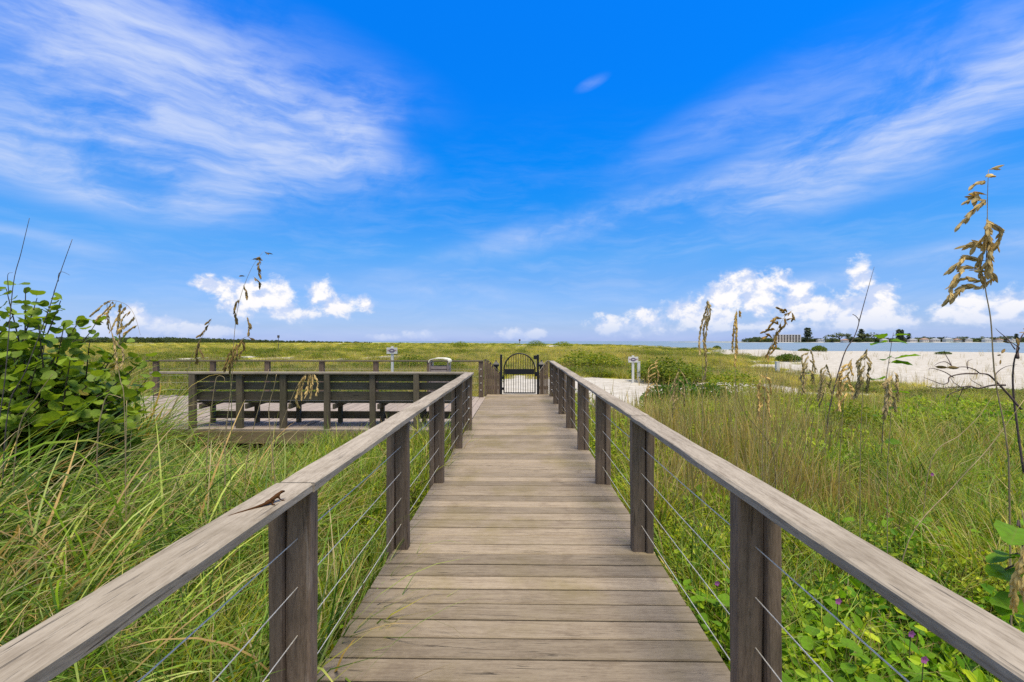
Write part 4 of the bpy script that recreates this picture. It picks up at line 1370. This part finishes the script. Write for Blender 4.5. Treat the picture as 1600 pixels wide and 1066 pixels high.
def scatter(name, label, variants, pts, scl, idx, tilt=.12, kind='stuff', yaw=None):
    col = bpy.data.collections.new(name + '_sources')
    for o in variants: col.objects.link(o)
    n = len(pts)
    me = bpy.data.meshes.new(name)
    me.from_pydata(np.asarray(pts).tolist(), [], [])
    rot = np.c_[rng.normal(0, tilt, n), rng.normal(0, tilt, n), rng.uniform(0, 6.283, n) if yaw is None else yaw]
    scl = np.asarray(scl, float)
    if scl.ndim == 1: scl = np.c_[scl, scl, scl]
    a = me.attributes.new('rot', 'FLOAT_VECTOR', 'POINT'); a.data.foreach_set('vector', rot.ravel())
    a = me.attributes.new('scl', 'FLOAT_VECTOR', 'POINT'); a.data.foreach_set('vector', scl.ravel())
    a = me.attributes.new('idx', 'INT', 'POINT'); a.data.foreach_set('value', np.asarray(idx, np.int32))
    o = link(name, me)
    tag(o, label, kind=kind)
    ng = bpy.data.node_groups.new(name + '_nodes', 'GeometryNodeTree')
    ng.interface.new_socket('Geometry', in_out='INPUT', socket_type='NodeSocketGeometry')
    ng.interface.new_socket('Geometry', in_out='OUTPUT', socket_type='NodeSocketGeometry')
    N = ng.nodes.new
    gi, go, ip, ci = N('NodeGroupInput'), N('NodeGroupOutput'), N('GeometryNodeInstanceOnPoints'), N('GeometryNodeCollectionInfo')
    ci.inputs['Collection'].default_value = col
    ci.inputs['Separate Children'].default_value = True
    ci.inputs['Reset Children'].default_value = True

    def na(nm, dt):
        q = N('GeometryNodeInputNamedAttribute')
        q.data_type = dt
        q.inputs['Name'].default_value = nm
        return q.outputs['Attribute']
    L_ = ng.links.new
    L_(gi.outputs[0], ip.inputs['Points'])
    L_(ci.outputs[0], ip.inputs['Instance'])
    ip.inputs['Pick Instance'].default_value = True
    L_(na('idx', 'INT'), ip.inputs['Instance Index'])
    e2r = N('FunctionNodeEulerToRotation')
    L_(na('rot', 'FLOAT_VECTOR'), e2r.inputs[0])
    L_(e2r.outputs[0], ip.inputs['Rotation'])
    L_(na('scl', 'FLOAT_VECTOR'), ip.inputs['Scale'])
    L_(ip.outputs[0], go.inputs[0])
    o.modifiers.new('scatter', 'NODES').node_group = ng
    return o


def on_deck(x, y, pad=.0):
    return ((x > DL - pad) & (x < DR + pad) & (y < YG + .2)) | ((x > PX0 - .1) & (x < PX1 + .3) & (y > PY0 - pad) & (y < PY1 + pad))


def put(x, y, keep):
    x, y = x[keep], y[keep]
    return np.c_[x, y, ground_z(x, y)]


# tall arching grass on the side of the bench
LONG = [tuft('long_tuft_%d' % i, [(34, .16, (.6, 1.3), .0150, (.1, .8), (1.4, 2.7), GREEN[:3] + GREEN[:4] + GREEN[:2]), (26, .24, (.45, 1.1), .0095, (.3, 1.2), (1.5, 2.6), TAN[:2] + GREEN[:2]), (6, .14, (.7, 1.45), .0150, (.05, .7), (1.2, 2.4), GREEN[3:4] + TAN[1:])], 100 + i, 8, .3) for i in range(6)]
n = 2600
x, y = rng.uniform(-9, -1.22, n), rng.uniform(-1.2, 7.7, n)
dens = fbm(x / 1.3, y / 1.3, 5)
keep = ~on_deck(x, y, .30) & ~((x > -1.9) & (dens < .52)) & ~((x > -1.5) & (y > 2.2) & (rng.random(n) < .6)) & (rng.random(n) < .62)
keep &= ~((y > 6.6) & (x > -4.5) & (rng.random(n) < .6))
P = put(x, y, keep)
P = np.r_[P, [[-1.06, 1.95, -.42], [-1.05, 2.3, -.42], [-1.10, 1.7, -.4], [-1.08, 2.75, -.45]]]
cap = np.where(P[:, 0] < -5.7, .9, np.clip(.16 + .20 * (7.6 - P[:, 1]), .2, 1.0))
clump = .62 + .75 * fbm(P[:, 0] / .8, P[:, 1] / .8, 12, 2)
cap = cap * (1 + .3 * sstep(-P[:, 0], 3.0, 4.2))
sc = rng.uniform(.8, 1.1, len(P)) * clump * cap * (1 + .22 * sstep(-P[:, 0], 1.6, 3.2))
swy = 6.28 * fbm(P[:, 0] / 2.3, P[:, 1] / 2.3, 40, 2) + rng.normal(0, 1.1, len(P)) + .5
scatter('tall_grass', 'tall arching green and straw grass beside the boardwalk', LONG, P, sc, rng.integers(0, 6, len(P)), .12, yaw=swy)

# shorter tufts: on the beach side and between
SHORT = [tuft('short_tuft_%d' % i, [(34, .14, (.26, .70), .0095, (.05, .7), (.9, 2.3), GREEN[:4] + GREEN[1:3] + YEL[:1]), (20, .18, (.2, .55), .007, (.2, 1.0), (.9, 2.2), TAN)], 200 + i, 4) for i in range(5)]
SHORTY = [tuft('straw_tuft_%d' % i, [(26, .16, (.3, .75), .010, (.05, .5), (.6, 1.9), [(.31, .37, .035), (.42, .44, .07), (.20, .28, .025)]), (22, .18, (.3, .8), .008, (.05, .6), (.5, 1.9), TAN)], 260 + i, 4) for i in range(4)]
n = 9000
x = np.r_[rng.uniform(1.12, 14, n), rng.uniform(-3.2, -1.02, 900)]
y = np.r_[rng.uniform(-.8, 14, n), rng.uniform(.2, 7.4, 900)]
sv = sandy(x, y)
keep = ~on_deck(x, y, .12) & (rng.random(len(x)) > sv * .97) & (rng.random(len(x)) < np.where(x < 6, .75, .5))
P = put(x, y, keep)
yl = rng.random(len(P)) < np.where(P[:, 0] > 0, .10 + .55 * sstep(P[:, 1] + 5 * (fbm(P[:, 0] / 2.5, P[:, 1] / 2.5, 17) - .5), 4.5, 9.5), .1)
scatter('dune_grass', 'short green and straw dune grass on both sides of the boardwalk', SHORT + SHORTY, P, rng.uniform(.75, 1.2, len(P)) * (.65 + .9 * fbm(P[:, 0] / 1.2, P[:, 1] / 1.2, 71, 2)) * np.where((P[:, 0] > 0) & (fbm(P[:, 0] / 1.6, P[:, 1] / 1.6, 55) > .56), .85, 1.05), np.where(yl, rng.integers(5, 9, len(P)), rng.integers(0, 5, len(P))), .2)

# leafy ground cover
LEAFY = [leaf_clump('leafy_clump_%d' % i, 150, .30, .30, .055, [(.18, .33, .012), (.27, .41, .018), (.36, .46, .025), (.11, .22, .010)], 300 + i) for i in range(4)]
BROAD = [leaf_clump('zbroad_clump_%d' % i, 44, .30, .34, .078, [(.10, .25, .012), (.16, .32, .018), (.06, .16, .010)], 320 + i) for i in range(3)]
SPRIG = [leaf_clump('sprig_clump_%d' % i, 170, .26, .36, .030, [(.27, .37, .016), (.37, .42, .03), (.18, .28, .014)], 340 + i) for i in range(3)]
n = 11000
x = np.r_[rng.uniform(1.2, 12, n), rng.uniform(-2.8, -1.1, 420)]
y = np.r_[rng.uniform(-.6, 13, n), rng.uniform(2.0, 7.3, 420)]
sv = sandy(x, y)
dn = fbm(x / 1.6, y / 1.6, 55)
keep = ~on_deck(x, y, .22) & (rng.random(len(x)) > sv) & (dn > np.where((y < 3.2) & (x > 0), .47, .53)) & (rng.random(len(x)) < .75)
P = put(x, y, keep)
ix = np.where(fbm(P[:, 0] / 1.1, P[:, 1] / 1.1, 66) > .5, rng.integers(0, 4, len(P)), rng.integers(4, 7, len(P)))
br = (P[:, 0] > 0) & (fbm(P[:, 0] / 1.4, P[:, 1] / 1.4, 67) > .44 + .022 * P[:, 1]) & (rng.random(len(P)) < .42)
ix = np.where(br, rng.integers(7, 10, len(P)), ix)
scatter('ground_cover', 'leafy green ground cover spreading through the dune grass', LEAFY + SPRIG + BROAD, P, rng.uniform(.8, 1.3, len(P)) * (1 + .35 * sstep(P[:, 1], 3.5, 8)), ix, .2)

# the wide dune field to the horizon
YG2 = [(.41, .41, .035), (.48, .45, .055), (.31, .36, .03), (.54, .47, .15), (.20, .26, .02)]
FIELD = [tuft('field_tuft_%d' % i, [(90, .42, (.30, .75), .016, (.02, .5), (.3, 1.4), YG2), (40, .42, (.35, .9), .012, (.02, .4), (.2, 1.0), TAN)], 400 + i, 3) for i in range(4)]
FSHR = [leaf_clump('field_shrub_%d' % i, 260, .6, .62, .085, [(.12, .17, .012), (.19, .23, .015), (.08, .115, .012)], 440 + i) for i in range(3)]
n = 30000
Yd = np.exp(rng.uniform(math.log(8.5), math.log(430), n))
X = rng.uniform(-1.25, 1.22, n) * Yd * 1.08
keep = ~on_deck(X, Yd, .3) & ((X > 1.2) | (Yd > 12.6) | (X < -10.2))
sv = sandy(X, Yd)
keep &= (rng.random(n) > sv * 1.02) & (land_dist(X, Yd) > 14) & ~((X > -1.3) & (X < 1.3) & (Yd < 24) & (Yd > 12.6))
keep &= ~((X > 0) & (Yd < 12) & (rng.random(n) < .5))
P = put(X, Yd, keep)
Y_ = P[:, 1]
g_ = .72 + .9 * sstep(np.log(Y_), math.log(15), math.log(300))
hgt = rng.uniform(.65, 1.1, len(P)) * (.85 + .5 * (fbm(P[:, 0] / 9, P[:, 1] / 9, 88) - .5)) * np.where(P[:, 0] < -1.5, 1.1, 1.0 - .55 * sstep(P[:, 0] / np.maximum(Y_, 1), .35, .62))
sc_ = np.c_[g_ * 1.3, g_ * 1.3, hgt * (.75 + .25 * g_)]
shr = (fbm(P[:, 0] / 5, P[:, 1] / 8, 44) > .56) | (fbm(P[:, 0] / (4 + .25 * Y_), P[:, 1] / (3 + .12 * Y_), 45) > .57)
ix = np.where(shr & (rng.random(len(P)) < .75), rng.integers(4, 7, len(P)), rng.integers(0, 4, len(P)))
scatter('dune_field_vegetation', 'yellow green grass and low scrub covering the dune field to the horizon', FIELD + FSHR, P, sc_, ix, .08)

# straw seed stalks standing through the field
STK = [tuft('seed_stalks_%d' % i, [(9, .5, (.8, 1.35), .010, (.0, .15), (.05, .45), TAN), (5, .4, (1.0, 1.4), .03, (.0, .12), (.1, .7), [(.36, .28, .11), (.42, .33, .12)])], 480 + i, 4) for i in range(4)]
n = 4200
Yd = np.exp(rng.uniform(math.log(4.5), math.log(90), n))
X = rng.uniform(-1.2, 1.2, n) * Yd * 1.05
keep = ~on_deck(X, Yd, .6) & ((X > 1.6) | (Yd > 14)) & (rng.random(n) > sandy(X, Yd) * np.where(X > 8, .74, .95)) & ~((np.abs(X) < 1.6) & (Yd < 24)) & (land_dist(X, Yd) > 30)
keep &= ~((Yd < 6.5) & (rng.random(n) < .8))
P = put(X, Yd, keep)
Yb = np.exp(rng.uniform(math.log(4.6), math.log(19), 620))
Xb = Yb * rng.uniform(.30, .95, 620)
kb = (rng.random(620) > sandy(Xb, Yb) * .7) & ~on_deck(Xb, Yb, .5) & (fbm(Xb / 1.5, Yb / 1.5, 91) > .40)
P = np.r_[P, put(Xb, Yb, kb)]
scatter('seed_stalks', 'thin straw seed stalks standing through the dune grass', STK, P, rng.uniform(.5, .95, len(P)) * (1 - .4 * sstep(P[:, 0] / P[:, 1], .5, .8)), rng.integers(0, 4, len(P)), .16)


# ------------------------------------------------------------------ single shrubs of the dunes
def shrub_mesh(seed, n, rx, rz, size, pal):
    o = leaf_clump('crown', n, rx, rz, size, pal, seed, False)
    me = o.data
    bpy.data.objects.remove(o)
    return me


SHM = [shrub_mesh(501, 1500, .75, 1.05, .085, [(.09, .15, .012), (.15, .21, .016), (.23, .26, .025)]), shrub_mesh(502, 1500, .7, .65, .10, [(.075, .16, .014), (.12, .22, .02), (.06, .125, .012)]), shrub_mesh(503, 1500, .8, .42, .10, [(.075, .13, .018), (.10, .15, .02)])]
stm = MB()
for k in range(7):
    a = k * .9
    stm.tube([(0, 0, -.08), (.2 * math.cos(a), .2 * math.sin(a), .2), (.5 * math.cos(a), .5 * math.sin(a), .45)], [.02, .014, .006], 5)
STM = stm.mesh('stem', M_TWIG, True)


def shrub(label, px, Y, kind, s, sz=None, base=None):
    p_ = at(px, 560, Y)
    z0 = gz(p_.x, Y)
    r = empty('dune_shrub', (p_.x, Y, z0), label, 'shrub', 'dune shrubs')
    sz = sz or s
    link('crown', SHM[kind], r, (p_.x, Y, z0), (0, 0, random.uniform(0, 6)), (s, s, sz))
    link('stem', STM, r, (p_.x, Y, z0), (0, 0, random.uniform(0, 6)), (s, s, sz * .8))


shrub('dense dark green shrub behind the white post by the path', 1014, 22.8, 0, 1.4, 1.05)
shrub('tall dark shrub farther along from the white post', 1042, 21.8, 0, 1.7, 1.2)
shrub('rounded shrub between the path and the narrow sea oats', 1078, 20.4, 0, 1.5, .95)
shrub('bright leafy bush at the near edge of the sandy clearing', 1034, 12.9, 1, .85, 1.15)
shrub('bright leafy bush beside the tallest bush at the clearing', 1066, 12.5, 1, .85, 1.45)
shrub('broad leafy bush at the end of the sandy clearing', 1108, 12.9, 1, 1.05, 1.2)
shrub('broad green shrub crowding the straw stalks right of the path bushes', 1150, 15.5, 0, 1.3, 1.0)
shrub('dark low shrub in the open grass below the bright beach', 1330, 9.0, 0, .8, .75)
shrub('dark low shrub in the grass under the bare branches', 1500, 8.0, 0, .8, .7)
shrub('low olive shrub on the dune behind the far railing bin', 700, 26, 0, 1.5, 1.1)
shrub('olive shrub right behind the white sign of the platform', 640, 30, 0, 1.8, 1.2)
shrub('dark green mound just left of the sandy path', 905, 33, 0, 2.3, 1.35)
shrub('dark green mound behind the sandy path', 938, 31, 0, 2.1, 1.3)
shrub('low green mound on the sand by the shore, nearest the apartment block', 1210, 92, 2, 1.3, 1.7)
shrub('low green mound on the sand by the shore, second from the apartment block', 1256, 94, 2, 1.3, 1.6)
shrub('largest green mound on the beach crest before the water', 1280, 90, 2, 1.6, 2.8)
shrub('small green mound on the beach behind the first narrow sea oat', 1120, 100, 2, 1.1, 2.0)
shrub('flat green tuft alone on the bright beach', 1232, 40, 2, 1.2, 1.5)
shrub('flat dry tuft on the bright beach behind the bare branches', 1474, 70, 2, 1.2, 1.0)
shrub('small dark shrub on the horizon dune left of the gate arch', 720, 110, 0, 2.6, 1.6)
shrub('small dark shrub on the horizon dune above the gate arch', 838, 120, 0, 3.4, 1.9)
shrub('wide dark shrub on the horizon dune beside the thin sea line', 880, 125, 0, 3.6, 1.8)

# ------------------------------------------------------------------ distant tree line and far shore
TL = [leaf_clump('wood_clump_%d' % i, 420, 1.0, 1.0, .26, [(.075, .105, .05), (.10, .13, .055), (.06, .09, .045)], 600 + i, False) for i in range(3)]  # greens lightened, so the leaf colour carries distance haze
n = 900
X = rng.uniform(-760, -150, n)
Yd = 455 + rng.normal(0, 14, n) + 0.12 * np.abs(X + 150)
hh = np.interp(X, [-760, -420, -340, -280, -200, -150], [5.2, 4.4, 3.9, 2.7, 1.6, 1.0]) * rng.uniform(.7, 1.12, n)
P = np.c_[X, Yd, ground_z(X, Yd) - .3]
scatter('distant_wood', 'dark far-off wood along the horizon beyond the dune field', TL, P, np.c_[hh * .9, hh * .9, hh * 1.25], rng.integers(0, 3, n), .05)

mb = MB()
xs = np.linspace(470, 2600, 60)
vs_, fs = [], []
for i, xq in enumerate(xs):
    hq = min(1, (xq - 470) / 120)
    y0q = 1000 + 25 * math.sin(xq / 90) + 12 * math.sin(xq / 37)
    vs_ += [(xq, y0q, -2.4), (xq, y0q + 8, -2 + 1.0 * hq), (xq, y0q + 500, -2 + 1.6 * hq), (xq, y0q + 700, -3)]
for i in range(59):
    for k in range(3): fs.append((i * 4 + k, i * 4 + 4 + k, i * 4 + 5 + k, i * 4 + 1 + k))
mb.add(vs_, fs)
mf, g = new_mat('far_shore_land')
pos = g.n('ShaderNodeNewGeometry').outputs['Position']
finish(g, pbsdf(g, g.mix(g.smooth(g.noise(pos, .03, 4, .6), .4, .6), (.12, .14, .07), (.40, .37, .30)), .9))
tag(mb.obj('far_shore', mf, None, True), 'low far shore across the water', kind='structure')

# apartment block
condo = empty('apartment_block', (at(1233, 530, 1030).x, 1030, -1), 'pale five storey apartment block on the far shore', 'building')
cx0, cx1 = at(1214.5, 530, 1030).x, at(1251, 530, 1030).x
ztop = at(1233, 523.5, 1030).z
mb = MB(); mb.box((cx0, 1034, -1.5), (cx1, 1048, ztop)); mb.obj('wall', M_CONDO, condo)
mb = MB(); mb.box((cx0 - .6, 1030.2, ztop), (cx1 + .6, 1048.6, ztop + .9)); mb.obj('roof', M_CONDO, condo)
nf = 5
fh = (ztop + 1) / nf
for f in range(nf):
    mb = MB(); mb.box((cx0, 1030.5, -1 + f * fh - .2), (cx1, 1033.9, -1 + f * fh + .2)); mb.obj('floor_slab', M_CONDO, condo)
bays = np.linspace(cx0, cx1, 9)
for i in range(8):
    mb = MB(); mb.box((bays[i] - .9, 1030.0, -1.5), (bays[i] + .9, 1033.95, ztop)); mb.obj('fin_wall', M_CONDO, condo)
    for f in range(nf):
        if i % 2 == 0 or i == 3:
            mb = MB(); mb.box((bays[i] + 1.3, 1033.7, -1 + f * fh + .35), (bays[i + 1] - 1.3, 1033.98, -1 + (f + 1) * fh - .5)); mb.obj('window', M_CONDOG, condo)
        else:
            mb = MB(); mb.box((bays[i] + 2.2, 1033.7, -1 + f * fh + 1.0), (bays[i + 1] - 2.2, 1033.98, -1 + (f + 1) * fh - .8)); mb.obj('window', M_CONDOG, condo)
mb = MB(); mb.box((cx1 - .9, 1030.0, -1.5), (cx1 + .9, 1033.95, ztop)); mb.obj('fin_wall', M_CONDO, condo)

# far trees: tall casuarinas, round broadleaf trees, palms
def tree_meshes(kind, seed):
    rr = random.Random(seed)
    tr, cr = MB(), MB()
    if kind == 'pine':
        tr.tube([(0, 0, -.05), (0, 0, .5), (.01, 0, .95)], [.03, .02, .004], 6)
        for _ in range(420):
            z = rr.uniform(.22, 1.0); w = .20 * (1 - z) ** .5 * (.6 + .4 * math.sin(z * 23)) + .05
            a = rr.uniform(0, 6.28); u = w * rr.random() ** .5
            p_ = Vector((u * math.cos(a), u * math.sin(a), z)); m3 = ori((rr.uniform(-1, 1), rr.uniform(-1, 1), rr.uniform(-.5, .5)), rr.uniform(0, 3)) * .10
            cr.add([p_ + m3 @ Vector(q) for q in ((0, 0, 0), (.5, .4, 0), (1, 0, 0), (.5, -.4, 0))], [(0, 1, 2, 3)])
    elif kind == 'palm':
        tr.tube([(0, 0, -.05), (.02, 0, .4), (.05, 0, .82)], [.025, .018, .014], 6)
        for k in range(13):
            a = k * .49; L = .26
            pts = [Vector((.05 + L * s_ * math.cos(a), L * s_ * math.sin(a), .83 + .14 * s_ - .34 * s_ * s_ * (1 + .3 * (k % 3)))) for s_ in (0, .35, .7, 1)]
            sd_ = Vector((-math.sin(a), math.cos(a), 0)) * .045
            for p0, p1 in zip(pts, pts[1:]):
                cr.add([p0 - sd_, p0 + sd_, p1 + sd_ * .6 - Vector((0, 0, .02)), p1 - sd_ * .6 - Vector((0, 0, .02))], [(0, 1, 2, 3)])
    else:
        tr.tube([(0, 0, -.05), (0, 0, .4)], [.04, .025], 6)
        for k in range(5):
            a = k * 1.26
            tr.tube([(0, 0, .3), (.22 * math.cos(a), .22 * math.sin(a), .6)], [.02, .008], 5)
        lob = [(Vector((rr.uniform(-.36, .36), rr.uniform(-.3, .3), rr.uniform(.4, .82))), rr.uniform(.14, .24)) for _ in range(9)]
        for _ in range(460):
            c, r0 = lob[rr.randrange(9)]
            a, b = rr.uniform(0, 6.28), rr.uniform(-1, 1); s_ = math.sqrt(1 - b * b)
            p_ = c + Vector((s_ * math.cos(a), s_ * math.sin(a), b * .8)) * r0 * rr.random() ** .33
            m3 = ori((rr.uniform(-1, 1), rr.uniform(-1, 1), rr.uniform(-.5, .5)), rr.uniform(0, 3)) * .09
            cr.add([p_ + m3 @ Vector(q) for q in ((0, 0, 0), (.5, .4, 0), (1, 0, 0), (.5, -.4, 0))], [(0, 1, 2, 3)])
    return tr.mesh('trunk', M_FAROOD), cr.mesh('crown', M_FTREE)


M_FTREE = leafmat('hazed_far_foliage', (.085, .11, .065), .3, .25, tone=False)  # distance haze put into the colour: crowns lightened
TM = {k: [tree_meshes(k, s) for s in (1, 2)] for k in ('pine', 'round', 'palm')}
far_trees = [(1262, 513, 'pine', 1.5, 'tall dark pine directly beside the apartment block'), (1278, 528, 'round', 1.6, 'low round tree between the tall pine and the spreading tree'), (1255, 527, 'round', 1.2, 'small tree touching the apartment block'), (1290, 524, 'palm', 1.2, 'palm on the far shore before the spreading tree'),
             (1312, 518, 'round', 1.7, 'large spreading tree on the far shore, left of the curved twig'), (1300, 527, 'round', 1.4, 'low tree under the spreading tree'), (1327, 526, 'round', 1.4, 'low tree on the far shore at the curved twig'), (1346, 515, 'pine', 1.3, 'thin pine on the far shore right of the curved twig'), (1358, 518, 'round', 1.9, 'broad dark tree next to the thin pine'), (1340, 526, 'round', 1.3, 'low tree under the thin pine'),
             (1375, 525, 'round', 1.3, 'low tree behind the leafy plant top'), (1404, 515, 'pine', 1.1, 'first of two tall narrow pines right of the leafy plant'), (1409, 516, 'pine', 1.1, 'second of two tall narrow pines right of the leafy plant'), (1420, 521, 'pine', 1.3, 'short pine after the two narrow pines'), (1396, 527, 'round', 1.3, 'low tree under the two narrow pines'), (1433, 526, 'round', 1.5, 'low tree after the short pine'), (1443, 524, 'palm', 1.1, 'palm among the pale houses'),
             (1456, 526, 'round', 1.5, 'low rounded tree between pale houses'), (1474, 525, 'round', 1.7, 'wide tree between pale houses, left of the tallest sea oat'), (1490, 527, 'round', 1.4, 'low tree between grey-roofed houses'), (1506, 525, 'round', 1.6, 'rounded tree before the tallest sea oat stem'), (1520, 527, 'round', 1.4, 'low tree just left of the tallest sea oat stem'), (1534, 524, 'palm', 1.1, 'palm left of the tallest sea oat stem'),
             (1556, 526, 'round', 1.6, 'rounded tree just right of the tallest sea oat stem'), (1572, 524, 'round', 1.6, 'tree behind the bare dark shrub'), (1588, 522, 'pine', 1.3, 'pine behind the bare dark shrub'), (1603, 525, 'round', 1.8, 'tree on the far shore cut by the picture edge'), (1188, 530, 'round', 1.5, 'low scrub tree on the tip of the far spit')]
for (px, pt, kd, wide, lab) in far_trees:
    Y = 1045 + random.uniform(-15, 40)
    p_ = at(px, pt, Y)
    H = p_.z + 1.2
    r = empty('shore_tree', (p_.x, Y, -1.2), lab, 'tree', 'trees on the far shore')
    a, b = TM[kd][random.randrange(2)]
    w = H * (1.05 if kd == 'pine' else 1.1) * wide
    link('trunk', a, r, (p_.x, Y, -1.2), (0, 0, random.uniform(0, 6)), (w, w, H))
    link('crown', b, r, (p_.x, Y, -1.2), (0, 0, random.uniform(0, 6)), (w, w, H))
sub = [tuple(q) for q in zip(rng.uniform(540, 1500, 480), rng.uniform(1050, 1120, 480))]
P = np.array([(a, b, -1.4) for a, b in sub])
hh = rng.uniform(4.5, 10, len(P)) * (.7 + .6 * fbm(P[:, 0] / 40, P[:, 1] * 0, 5))
scatter('shore_scrub', 'dark continuous scrub along the far shore', TL, P, np.c_[hh * 1.5, hh, hh], rng.integers(0, 3, len(P)), .04)


def house(label, px, w, h, roof, Y=1028):
    xc = at(px, 530, Y).x
    r = empty('shore_house', (xc, Y, -1.2), label, 'house', 'houses on the far shore')
    mb = MB(); mb.box((xc - w / 2, Y, -1.5), (xc + w / 2, Y + 9, h)); mb.obj('wall', M_CONDO if roof else M_WHITE, r)
    mb = MB()
    mb.add([(xc - w / 2 - .8, Y - .8, h), (xc + w / 2 + .8, Y - .8, h), (xc + w / 2 + .8, Y + 9.8, h), (xc - w / 2 - .8, Y + 9.8, h), (xc - w / 4, Y + 4.5, h + 3), (xc + w / 4, Y + 4.5, h + 3)],
           [(0, 1, 5, 4), (1, 2, 5), (2, 3, 4, 5), (3, 0, 4), (3, 2, 1, 0)])
    mb.obj('roof', M_ROOF if roof == 1 else M_ROOFG, r)
    for k in range(int(w // 4)):
        xk = xc - w / 2 + 2 + k * 4
        mb = MB(); mb.box((xk - .8, Y - .06, .6), (xk + .8, Y - .01, 2.4)); mb.obj('window', M_CONDOG, r)


for (px, w, h, rf, lab) in [(1284, 14, 3.5, 0, 'white house between the tall pine and spreading tree'), (1322, 12, 3.2, 1, 'low house with brown roof near the curved twig'), (1384, 13, 4, 0, 'white house behind the broad leaves'), (1428, 16, 4.2, 2, 'pale grey-roofed house right of the short pine'), (1447, 14, 5.0, 1, 'brown-roofed house by the palm'), (1464, 15, 4.6, 2, 'grey-roofed house between two rounded trees'), (1484, 16, 5.4, 0, 'taller white house in the row'), (1499, 12, 4, 1, 'small brown-roofed house in the row'), (1514, 16, 4.8, 2, 'grey-roofed house left of the tallest sea oat stem'), (1545, 14, 4.8, 0, 'white house behind the tallest sea oat stem'), (1563, 14, 4.2, 1, 'brown-roofed house behind the bare shrub'), (1582, 15, 4.6, 0, 'white house at the end of the row behind the bare shrub')]:
    house(lab, px, w, h, rf)
